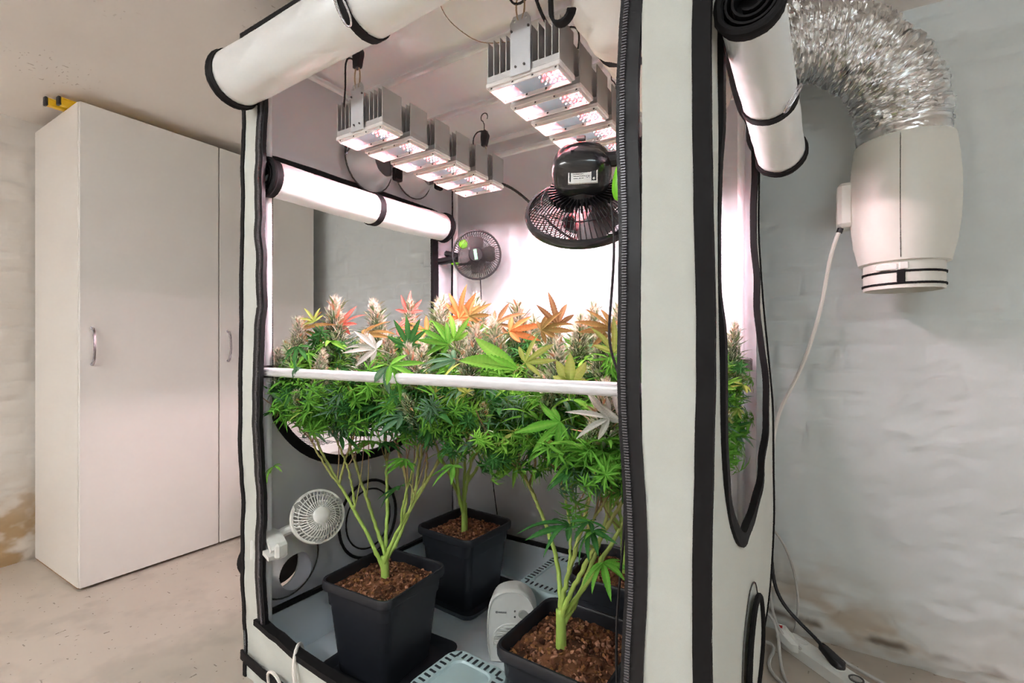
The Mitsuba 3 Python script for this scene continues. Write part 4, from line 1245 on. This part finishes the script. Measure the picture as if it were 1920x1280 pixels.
def palmate(n, L, W, pal, seed, K=9, petiole=.0, droop=.12, serr=.16):
    """a fan leaf: leaflets spread from the origin around +y, upper side +z; returns mesh and colours"""
    r = np.random.default_rng(seed)
    ang = {3: (0, 42, -42), 5: (0, 36, -36, 74, -74), 7: (0, 27, -27, 56, -56, 92, -92), 2: (6, -22)}[n]
    le = {3: (1, .85, .85), 5: (1, .88, .88, .6, .6), 7: (1, .93, .93, .74, .74, .42, .42), 2: (1, .9)}[n]
    base, rib, tip = (np.array(q) for q in pal)
    V, F, K_ = [], [], []
    o = 0
    for a, l in zip(ang, le):
        v, f, u, m = leaflet(L * l, W * (.6 + .4 * l), K, serr, droop * r.uniform(.3, 1.9), r.uniform(.15, .6), r.uniform(-.15, .1))
        Rz = trimesh.transformations.rotation_matrix(math.radians(a + r.uniform(-6, 6)), (0, 0, 1))[:3, :3]
        Rx = trimesh.transformations.rotation_matrix(math.radians(r.uniform(-14, 14)), (1, 0, 0))[:3, :3]
        Ry = trimesh.transformations.rotation_matrix(math.radians(r.uniform(-25, 25)), (0, 1, 0))[:3, :3]
        V.append(v @ (Rz @ Rx @ Ry).T)
        F.append(f + o)
        o += len(v)
        c = base * (1 - u[:, None]) + (base * .45 + tip * .55) * u[:, None]
        vein = np.where((np.arange(len(u)) // 3) % 2 == 0, 1.0, .84)[:, None]
        c = c * vein
        c = np.where(m[:, None] == 1, .55 * c + .45 * rib, c)
        K_.append(c * r.uniform(.88, 1.12))
    if petiole > 0:
        p = tube(spline([(0, -petiole, -petiole * .22), (0, -petiole * .5, -petiole * .04), (0, 0, 0)], 6), np.linspace(.0016, .0011, 6), 4)
        V.append(p.vertices); F.append(p.faces + o); K_.append(np.tile(rib * .8, (len(p.vertices), 1)))
    return trimesh.Trimesh(np.vstack(V), np.vstack(F), process=False), np.clip(np.vstack(K_), 0, 1)


PAL = {
    'green': (C(84, 158, 50), C(150, 190, 96), C(96, 160, 60)), 'bright': (C(98, 172, 52), C(164, 200, 100), C(130, 172, 80)),
    'deep': (C(44, 104, 50), C(96, 142, 78), C(60, 116, 64)), 'sea': (C(66, 118, 84), C(140, 168, 130), C(110, 140, 120)),
    'lime': (C(148, 172, 72), C(194, 202, 130), C(180, 170, 100)), 'olive': (C(130, 110, 62), C(180, 160, 104), C(176, 108, 76)),
    'orange': (C(214, 124, 66), C(232, 184, 126), C(216, 116, 74)), 'red': (C(222, 104, 92), C(240, 176, 160), C(214, 98, 96)),
    'brown': (C(142, 104, 66), C(196, 164, 122), C(150, 92, 70)), 'pale': (C(176, 182, 170), C(220, 218, 212), C(196, 190, 184)),
}


class Soup:
    """many small pieces joined into one mesh with colours"""
    def __init__(self):
        self.V, self.F, self.K, self.o = [], [], [], 0

    def add(self, v, f, c):
        self.V.append(v); self.F.append(f + self.o); self.K.append(c); self.o += len(v)

    def mesh(self):
        return trimesh.Trimesh(np.vstack(self.V), np.vstack(self.F), process=False), np.vstack(self.K)


def lookR(d, n):
    """rotation taking +y to d and +z near n"""
    y = np.asarray(d, float) / np.linalg.norm(d)
    x = np.cross(y, n)
    if np.linalg.norm(x) < 1e-4:
        x = np.cross(y, [1, 0, .1])
    x /= np.linalg.norm(x)
    return np.stack([x, y, np.cross(x, y)], 1)


OCT = (np.array([[1, 0, 0], [-1, 0, 0], [0, 1, 0], [0, -1, 0], [0, 0, 1], [0, 0, -1.0]]), np.array([[0, 2, 4], [2, 1, 4], [1, 3, 4], [3, 0, 4], [2, 0, 5], [1, 2, 5], [3, 1, 5], [0, 3, 5]]))


def bud(seed, h, r0, frost=.5):
    """a flower spike: small calyxes packed in clumps on a cone, pistil hairs and many narrow sugar leaves"""
    r = np.random.default_rng(seed)
    S = Soup()
    u = np.linspace(0, 1, 12)
    prof = r0 * .66 * np.minimum(1, .5 + u * 2.2) * (1 - u ** 2.0) ** .75
    a = np.arange(10) / 10 * 2 * math.pi
    cv = np.stack([prof[:, None] * np.cos(a), prof[:, None] * np.sin(a), np.repeat((u * h)[:, None], 10, 1)], -1).reshape(-1, 3)
    i, j = np.meshgrid(np.arange(11), np.arange(10), indexing='ij')
    A, B_, C_, D = i * 10 + j, i * 10 + (j + 1) % 10, (i + 1) * 10 + (j + 1) % 10, (i + 1) * 10 + j
    S.add(cv, np.vstack([np.stack([A, B_, C_], -1).reshape(-1, 3), np.stack([A, C_, D], -1).reshape(-1, 3)]), np.tile(np.array(C(60, 76, 46)), (120, 1)))
    lo, hi, top = np.array(C(50, 88, 46)), np.array(C(142, 154, 122)), np.array(C(232, 218, 204))
    clumps = [(r.uniform(0, .9), r.uniform(0, 2 * math.pi)) for _ in range(int(26 * h / .25))] + [(.93, 0), (.97, 2), (.9, 4)]
    ct, cp = np.array([c[0] for c in clumps]), np.array([c[1] for c in clumps])
    nC = int(680 * h / .25)
    for k in range(nC):
        t = ((k + .5) / nC) ** .92
        ph = k * 2.39996
        dcl = np.sqrt(((ct - t) * h / r0) ** 2 + (np.angle(np.exp(1j * (cp - ph)))) ** 2).min()
        bump = .22 * np.exp(-(dcl / .45) ** 2)
        rad = r0 * min(1, .5 + t * 2.2) * (1 - t ** 2.0) ** .75 * (.86 + bump)
        pos = np.array([rad * math.cos(ph), rad * math.sin(ph), t * h])
        d = np.array([math.cos(ph), math.sin(ph), .6 + 1.3 * t])
        d = d / np.linalg.norm(d) + r.normal(0, .22, 3)
        s = r0 * r.uniform(.075, .15)
        v = OCT[0] * np.array([s * .7, s * 1.7, s * .7])
        v[:, 1] += s * .3
        R = lookR(d, [0, 0, 1])
        tt = np.clip(.85 * t + bump * .9 + r.uniform(-.22, .22) + frost * .12, 0, 1)
        c = (lo * (1 - tt / .62) + hi * tt / .62) if tt < .62 else hi * (1 - (tt - .62) / .38) + top * (tt - .62) / .38
        S.add(v @ R.T + pos, OCT[1], np.clip(np.tile(c, (6, 1)) * r.choice([.5, .8, 1.0, 1.25]), 0, 1))
        for _ in range(1 + (r.random() < .5)):       # pistil hairs
            dd = d / np.linalg.norm(d) + r.normal(0, .4, 3)
            dd /= np.linalg.norm(dd)
            q = np.cross(dd, r.normal(0, 1, 3)); q /= np.linalg.norm(q)
            p0 = pos + d / np.linalg.norm(d) * s
            ln = r0 * r.uniform(.25, .6)
            pr = r.random()
            pc = np.array(C(240, 230, 222)) if pr < .70 else np.array(C(214, 146, 112)) if pr < .8 else np.array(C(190, 190, 150))
            S.add(np.array([p0 - q * .0007, p0 + q * .0007, p0 + dd * ln * .6 + q * .0005 + [0, 0, ln * .1], p0 + dd * ln + [0, 0, ln * .3]]), np.array([[0, 1, 2], [0, 2, 3]]), np.tile(pc, (4, 1)))
    nS = int(125 * h / .25)
    for k in range(nS):
        t = r.uniform(0, .94)
        ph = r.uniform(0, 2 * math.pi)
        rad = r0 * .75 * (1 - t ** 2) ** .6
        pos = np.array([rad * math.cos(ph), rad * math.sin(ph), t * h])
        d = np.array([math.cos(ph), math.sin(ph), r.uniform(-.1, .8) + .5 * t])
        L = r0 * r.uniform(.9, 2.3) * (1 - .5 * t)
        v, f, uu, m = leaflet(L, L * r.uniform(.07, .12), 5, .0, r.uniform(-.25, .3), .5)
        pick = r.random() + .25 * (t - .4)
        b = np.array(C(58, 112, 50)) if pick < .45 else np.array(C(84, 140, 62)) if pick < .62 else np.array(C(190, 196, 172)) if pick < .84 else np.array(C(140, 138, 80)) if pick < .94 else np.array(C(212, 132, 96))
        c = b * (1 - uu[:, None] * .45) + np.array(C(224, 216, 204)) * uu[:, None] * .45
        S.add(v @ lookR(d, [0, 0, 1]).T + pos, f, c * r.uniform(.85, 1.15))
    return S.mesh()


BUDS = []
for k, (h, r0, fr) in enumerate(((.26, .038, .3), (.28, .041, .2), (.23, .035, .5), (.21, .034, .8), (.25, .039, .45))):
    m, c = bud(60 + k, h, r0, fr)
    BUDS.append((mikit.ply(m, 'bud', color=c), h))
SMALL = []
for k in range(4):
    m, c = bud(80 + k, .08, .018, .1 + .2 * k)
    SMALL.append((m, c))

LEAVES = {}
for nm, pal in PAL.items():
    for q in range(4):
        n = (7, 5, 7, 5)[q]
        m, c = palmate(n, .112, .0098, pal, 100 + q * 17 + len(nm), 25, .05, (.12, .25, .4, .05)[q], .11)
        LEAVES[nm, q] = (mikit.ply(m, 'leaf', color=c), np.asarray(m.vertices))
SMALLLEAF = []
for k, nm in enumerate(('green', 'deep', 'green', 'bright', 'sea', 'deep', 'lime', 'green')):
    m, c = palmate((5, 5, 7, 3)[k % 4], .058, .0055, PAL[nm], 300 + k, 7, .02, .25, .12)
    SMALLLEAF.append((np.asarray(m.vertices), np.asarray(m.faces), c))
SPRIG = []
for k in range(8):
    r = np.random.default_rng(400 + k)
    S = Soup()
    nm = ('green', 'green', 'deep', 'bright', 'green', 'deep', 'sea', 'green')[k]
    p = tube(spline([(0, 0, 0), (.004, .002, .03), (0, .0, .065)], 5), np.linspace(.0014, .0007, 5), 4)
    S.add(np.asarray(p.vertices), np.asarray(p.faces), np.tile(np.array(C(120, 150, 70)), (len(p.vertices), 1)))
    for q in range(9):
        m, c = palmate((5, 3, 5)[q % 3], r.uniform(.024, .046), .0026, PAL[nm], 500 + k * 20 + q, 4, .0, .3, .0)
        z = .004 + .0075 * q
        d = np.array([math.cos(q * 2.4), math.sin(q * 2.4), r.uniform(-.3, .8)])
        S.add(np.asarray(m.vertices) @ lookR(d, [0, 0, 1]).T + [0, 0, z], np.asarray(m.faces), c)
    m, c = S.mesh()
    SPRIG.append((np.asarray(m.vertices), np.asarray(m.faces), c))


def inside(v):
    xl = -1.545 + 0.03 * (v[:, 1] - .9)
    return (v[:, 0].min() > -1.552) and (v[:, 0].max() < (-.125 if (v[:, 1].min() > 1.08 and v[:, 1].max() < 1.72 and v[:, 2].min() > .74) else -.185)) and (v[:, 1].min() > .868) and (v[:, 1].max() < 1.905)


TIPS = [  # the flower spikes that the photograph shows: x, y, top, scale
    (-1.475, .985, 1.195, .72), (-1.42, 1.09, 1.262, 1.08), (-1.40, 1.30, 1.272, 1.0), (-1.42, 1.47, 1.285, .9), (-1.19, 1.15, 1.145, .72), (-1.36, 1.60, 1.315, .95),
    (-1.10, 1.55, 1.295, 1.08), (-.83, 1.40, 1.25, 1.05), (-.86, 1.60, 1.215, .8), (-.65, 1.45, 1.20, .95), (-.55, 1.10, 1.112, .85), (-.69, 1.70, 1.265, .9), (-.56, 1.64, 1.25, .85),
    (-1.02, 1.10, 1.12, .9), (-1.13, 1.33, 1.27, 1.0), (-.40, 1.02, 1.02, .9), (-1.505, .955, 1.09, .5), (-1.33, .965, 1.085, .5), (-.235, 1.36, 1.11, .7), (-.215, 1.50, 1.15, .7), (-.21, 1.63, 1.17, .7)]
r = np.random.default_rng(21)
tips = [np.array(t) for t in TIPS]
tries = 0
while len(tips) < 50 and tries < 4000:
    tries += 1
    x, y = r.uniform(-1.47, -.25), r.uniform(1.0, 1.83)
    if min(math.hypot(x - t[0], y - t[1]) for t in tips) < .125:
        continue
    tips.append(np.array([x, y, r.uniform(1.08, 1.17) + .08 * (y - 1), r.uniform(.62, .85)]))
plants = {}
for nm, (px_, py_, _a) in POTS.items():
    plants[nm] = dict(base=np.array([px_, py_, .30]), tips=[])
plants['front right']['base'] = np.array([-.56, 1.145, .295])
plants['back left']['base'] = np.array([-1.262, 1.64, .295])
plants['front left']['base'] = np.array([-1.235, 1.16, .295])
for t in tips:
    nm = min(plants, key=lambda q: math.hypot(plants[q]['base'][0] - t[0], plants[q]['base'][1] - t[1]))
    plants[nm]['tips'].append(t)
VR, VU, VA = np.array([CY, SY, 0]), np.array([0, 0, 1.0]), np.array([-SY, CY, 0])     # right, up and away for the leaves turned to the door


def dv(r_, u_, a_=0.0):
    return r_ * VR + u_ * VU + a_ * VA


LEAVES['bright', 9] = (lambda q: (mikit.ply(q[0], 'leaf', color=q[1]), np.asarray(q[0].vertices)))(palmate(2, .13, .0175, PAL['bright'], 5, 31, .05, .08, .09))
LEAVES['lime', 9] = (lambda q: (mikit.ply(q[0], 'leaf', color=q[1]), np.asarray(q[0].vertices)))(palmate(5, .075, .0125, PAL['lime'], 8, 21, .04, .05, .07))
LEAVES['sea', 9] = (lambda q: (mikit.ply(q[0], 'leaf', color=q[1]), np.asarray(q[0].vertices)))(palmate(3, .085, .0115, PAL['sea'], 9, 25, .04, .2, .09))
FEATURE = [  # single leaves that stand out: position, direction, normal, palette, variant, size
    ((-1.058, 1.35, 1.20), dv(.1, 1, -.1), dv(0, .3, -1), 'orange', 0, 1.15), ((-1.045, 1.33, 1.195), dv(.8, .55), dv(-.2, .4, -1), 'orange', 1, .9),
    ((-1.405, 1.45, 1.235), dv(.1, 1), dv(.1, .2, -1), 'red', 1, .95), ((-1.316, 1.30, 1.165), dv(.9, .3), dv(0, .8, -.8), 'red', 0, .95), ((-1.08, 1.20, 1.145), dv(-.95, .22), dv(0, .8, -.8), 'orange', 3, 1.1),
    ((-1.405, 1.12, 1.175), dv(.9, .4), dv(0, .7, -.8), 'red', 3, .95), ((-1.217, 1.05, 1.135), dv(.9, .25), dv(0, .8, -.7), 'olive', 0, 1.05), ((-1.462, 1.0, 1.152), dv(.85, .35), dv(0, .7, -.8), 'olive', 1, 1.05),
    ((-1.392, 1.0, 1.18), dv(-.5, .8), dv(.2, .4, -1), 'lime', 1, .6), ((-.90, 1.12, 1.115), dv(-.1, 1), dv(.1, .3, -1), 'bright', 1, .95), ((-.905, 1.10, 1.105), dv(-.8, .5), dv(.1, .5, -1), 'green', 0, 1.0),
    ((-.585, .965, 1.045), dv(-.95, .40), dv(-.15, .75, -.75), 'bright', 9, 1.25), ((-.572, .98, 1.06), dv(.75, .55), dv(-.1, .6, -.9), 'lime', 3, .85), ((-.723, 1.15, 1.14), dv(.9, .3), dv(0, .7, -.9), 'orange', 3, 1.05),
    ((-.57, 1.15, 1.155), dv(-.3, 1), dv(0, .3, -1), 'brown', 1, .9), ((-.593, 1.10, 1.14), dv(.85, .35), dv(0, .6, -.9), 'olive', 0, .9), ((-.43, .925, 1.018), dv(.05, 1), dv(0, .15, -1), 'lime', 9, 1.0),
    ((-.434, 1.20, 1.14), dv(-.8, .3), dv(0, .7, -1), 'olive', 0, 1.0), ((-.361, 1.0, 1.085), dv(.1, .9), dv(0, .3, -1), 'lime', 1, .8), ((-.87, 1.30, 1.17), dv(.8, .5), dv(0, .7, -.8), 'brown', 1, 1.0),
    ((-.942, .893, 1.045), dv(-.12, -1), dv(.1, .1, -1), 'sea', 9, .95), ((-.93, .893, 1.048), dv(.92, -.32), dv(.1, .8, -.7), 'green', 1, 1.05), ((-1.33, .893, 1.035), dv(.2, -.95), dv(.2, .1, -1), 'sea', 9, .6),
    ((-1.10, 1.0, 1.09), dv(-.95, .2), dv(0, .6, -.7), 'pale', 0, 1.05), ((-.96, .99, 1.10), dv(-.1, .9), dv(.1, .3, -1), 'deep', 0, .9), ((-.36, 1.05, 1.105), dv(.4, .9), dv(-.1, .3, -1), 'pale', 1, .75),
    ((-.336, .98, .94), dv(.1, .9), dv(-.1, .3, -1), 'pale', 0, .8), ((-.36, .97, .945), dv(-.9, .3), dv(-.1, .6, -.8), 'pale', 1, .9), ((-.47, .96, .93), dv(-.7, -.3), dv(0, .5, -.9), 'green', 2, 1.0), ((-1.12, 1.0, .90), dv(-.8, -.3), dv(0, .6, -.8), 'deep', 0, .9),
    ((-.98, 1.30, 1.20), dv(.7, .6), dv(-.1, .5, -.9), 'olive', 3, .9), ((-.80, 1.0, 1.06), dv(-.6, .1), dv(0, .7, -.8), 'sea', 1, .9), ((-.24, 1.28, 1.13), dv(.6, .5), dv(-.3, .8, -.6), 'olive', 1, .8),
    ((-.25, 1.34, 1.05), dv(.6, .3), dv(-.2, .9, -.6), 'lime', 1, .85), ((-.25, 1.36, .98), dv(.6, -.2), dv(.2, .9, -.5), 'green', 0, .9), ((-.26, 1.4, .90), dv(.5, -.4), dv(.2, .8, -.5), 'deep', 0, .9)]
DESC = {'front left': 'leafy hemp plant in the front left pot, lime green stems forking low', 'front right': 'leafy hemp plant in the front right pot, one thick stem forking into a wide V',
        'back left': 'leafy hemp plant in the pot at the back corner of the tent', 'back right': 'leafy hemp plant at the back, half hidden by the right door zip'}
for pi_, (nm, P) in enumerate(plants.items()):
    r = np.random.default_rng(700 + pi_)
    t = thing('hemp_plant', DESC[nm], 'plant', 'flowering plants in the tent')
    b = P['base']
    fol, small = Soup(), Soup()
    # trunk and branches
    top = b + np.array([.0, .0, .085 + .02 * pi_])
    tv = tube(spline([b - [0, 0, .04], b + [.002, 0, .03], top], 12), np.linspace(.0155, .0125, 12), 10)
    col = lambda n, z0=0: None
    gc, bc = np.array(C(166, 196, 96)), np.array(C(140, 104, 84))
    key = numbered('trunk', t)
    scene[key] = mikit.ply(tv, 'stem', smooth=True, color=np.tile(gc, (len(tv.vertices), 1)))
    paths = []
    order = sorted(P['tips'], key=lambda q: -q[2])
    # a few leaders first; the others fork off a leader
    leaders = []
    for k, tp in enumerate(order):
        tip = tp[:3] - np.array([0, 0, .21 * tp[3]])
        if len(leaders) < 5:
            st, r0 = top + r.normal(0, .003, 3) * [1, 1, 0] - [0, 0, r.uniform(0, .05)], .0070
        else:
            cand = [(np.linalg.norm(q[i][:2] - tip[:2]) + abs(q[i][2] - r.uniform(.45, .66)) * 1.2, q, i) for q in leaders for i in range(8, 34, 3) if q[i][2] < tip[2] - .15]
            _, q, i = min(cand, key=lambda z: z[0])
            st, r0 = q[i], .0045
        hv = tip - st
        c1 = st + hv * [.42, .42, .36] + r.normal(0, .016, 3) * [1, 1, 0]
        c2 = st + hv * [.80, .80, .70] + r.normal(0, .014, 3) * [1, 1, 0]
        pth = spline([st, c1, c2, tip], 48)
        pth[1:-1] += r.normal(0, .0012, (46, 3)) * [1, 1, 0]
        u = np.linspace(0, 1, 48)
        rad = r0 * (1 - .62 * u) * (1 + .22 * (np.arange(48) % 9 == 4))
        m = tube(pth, rad, 7)
        mixc = np.clip((pth[:, 2] - .44) / .38 + r.normal(0, .12), 0, 1) ** 1.2
        cc = gc[None] * (1 - mixc[:, None]) + (bc * .8 + gc * .2)[None] * mixc[:, None]
        cc = np.vstack([np.repeat(cc, 7, 0), cc[:1], cc[-1:]])
        key = numbered('branch', t)
        scene[key] = mikit.ply(m, 'stem', smooth=True, color=cc)
        if len(leaders) < 5:
            leaders.append(pth)
        paths.append(pth)
        for q in range(3):
            i = int(r.integers(14, 38))
            e = pth[i] + np.array([r.normal(0, .075), r.normal(-.02, .06), 0])
            e[2] = max(pth[i][2] + .10, r.uniform(.80, .98))
            tw = spline([pth[i], pth[i] * .5 + e * .5 + [r.normal(0, .012), r.normal(0, .012), -.015], e], 14)
            if not inside(tw):
                continue
            m = tube(tw, np.linspace(.0026, .0012, 14), 5)
            key = numbered('twig', t)
            mc = np.clip((tw[:, 2] - .44) / .3, 0, 1)[:, None]
            c5 = np.repeat(gc[None] * (1 - mc) + bc[None] * mc, 5, 0)
            scene[key] = mikit.ply(m, 'stem', smooth=True, color=np.vstack([c5, c5[:1], c5[-1:]]))
        # flower spike
        bp, bh = BUDS[int(r.integers(len(BUDS)))]
        s = tp[3]
        tilt = r.normal(0, 5, 2)
        W = T().translate([float(x) for x in tip + [0, 0, .21 * s - bh * s]]).rotate([1, 0, 0], float(tilt[0])).rotate([0, 1, 0], float(tilt[1])).rotate([0, 0, 1], float(r.uniform(0, 360))).scale(float(s))
        key = numbered('flower_spike', t)
        scene[key] = {**bp, 'to_world': W}
        # leaves around the spike
        for q in range(7):
            z = tp[2] - r.uniform(.13, .38)
            ph = r.uniform(0, 2 * math.pi)
            if r.random() < .35:
                ph = r.uniform(-2.4, -.6)
            d = np.array([math.cos(ph), math.sin(ph), r.uniform(-.35, .65)])
            hgt = (z - .85) / .4
            pr = r.random()
            if hgt > .72:
                nmz = 'olive' if pr < .26 else 'orange' if pr < .36 else 'brown' if pr < .5 else 'pale' if pr < .60 else 'lime' if pr < .70 else 'red' if pr < .76 else 'green'
            elif hgt > .4:
                nmz = 'green' if pr < .32 else 'bright' if pr < .54 else 'deep' if pr < .7 else 'sea' if pr < .8 else 'lime' if pr < .88 else 'pale' if pr < .94 else 'olive'
            else:
                nmz = 'green' if pr < .4 else 'deep' if pr < .7 else 'bright' if pr < .86 else 'sea'
            s2 = r.uniform(.55, 1.0)
            pos = np.array([tp[0], tp[1], z]) + d * .05 * s2 + d / np.linalg.norm(d) * .02
            ply_, vv = LEAVES[nmz, int(r.integers(4))]
            R = lookR(d, [r.normal(0, .3), r.normal(-.25, .3), 1]) * s2
            if not inside(vv @ R.T + pos):
                continue
            key = numbered('leaf', t)
            scene[key] = {**ply_, 'to_world': mat4(R, pos)}
        # thin lower side shoots, small buds and feathery leaves along the branch
        zlo = .86 if nm == 'front left' else .80
        hi_ = pth[(pth[:, 2] > zlo - .02) & (pth[:, 2] < tp[2] - .15)]
        for q in range(46):
            if not len(hi_):
                break
            c = hi_[int(r.integers(len(hi_)))] if q < 24 else np.array([tp[0], tp[1], 0]) + [r.normal(0, .05), r.normal(0, .05), r.uniform(zlo, tp[2] - .15)]
            c = c + r.normal(0, .022, 3) * [1, 1, .6]
            if c[2] < zlo - .03:
                continue
            d = np.array([r.normal(0, 1), r.normal(-.2, 1), r.normal(.5, .6)])
            R = lookR(np.cross(d, [.3, .9, .1]), d) * r.uniform(.8, 1.5)
            v, f, cl_ = SPRIG[int(r.integers(8))]
            w = v @ R.T + c
            if inside(w):
                fol.add(w, f, np.clip(cl_ * r.uniform(.75, 1.2), 0, 1))
        for q in range(30):
            c = np.array([tp[0] + r.normal(0, .055), tp[1] + r.normal(0, .055), r.uniform(zlo + .02, tp[2] - .14)])
            d = np.array([r.normal(0, 1), r.normal(-.35, 1), r.normal(-.05, .5)])
            v, f, cl_ = SMALLLEAF[int(r.integers(8))]
            w = v @ (lookR(d, [r.normal(0, .4), r.normal(-.3, .4), 1]) * r.uniform(.8, 1.5)).T + c
            if inside(w):
                fol.add(w, f, np.clip(cl_ * r.uniform(.8, 1.2), 0, 1))
        for q in range(3):
            c = np.array([tp[0] + r.normal(0, .05), tp[1] + r.normal(0, .05), r.uniform(.86, tp[2] - .16)])
            m, cl_ = SMALL[int(r.integers(4))]
            w = np.asarray(m.vertices) @ lookR([r.normal(0, .2), 1, r.normal(0, .3)], [r.normal(0, .3), r.normal(0, .3), 1]).T * r.uniform(.8, 1.2) + c
            if inside(w):
                small.add(w, np.asarray(m.faces), cl_ * np.array([.8, .95, .75]))
    for pos, d, n, nmz, q, s2 in FEATURE:
        own = min(plants, key=lambda z: math.hypot(plants[z]['base'][0] - pos[0], plants[z]['base'][1] - pos[1]))
        if own != nm:
            continue
        key = numbered('leaf', t)
        scene[key] = {**LEAVES[nmz, q][0], 'to_world': mat4(lookR(d, n) * s2 * .9, np.array(pos))}
    m, c = fol.mesh()
    key = numbered('small_leaves', t)
    scene[key] = mikit.ply(m, 'leaf', color=c)
    tag(key, 'feathery small green leaves', kind='stuff')
    m, c = small.mesh()
    key = numbered('small_flowers', t)
    scene[key] = mikit.ply(m, 'bud', color=c)
    tag(key, kind='stuff')
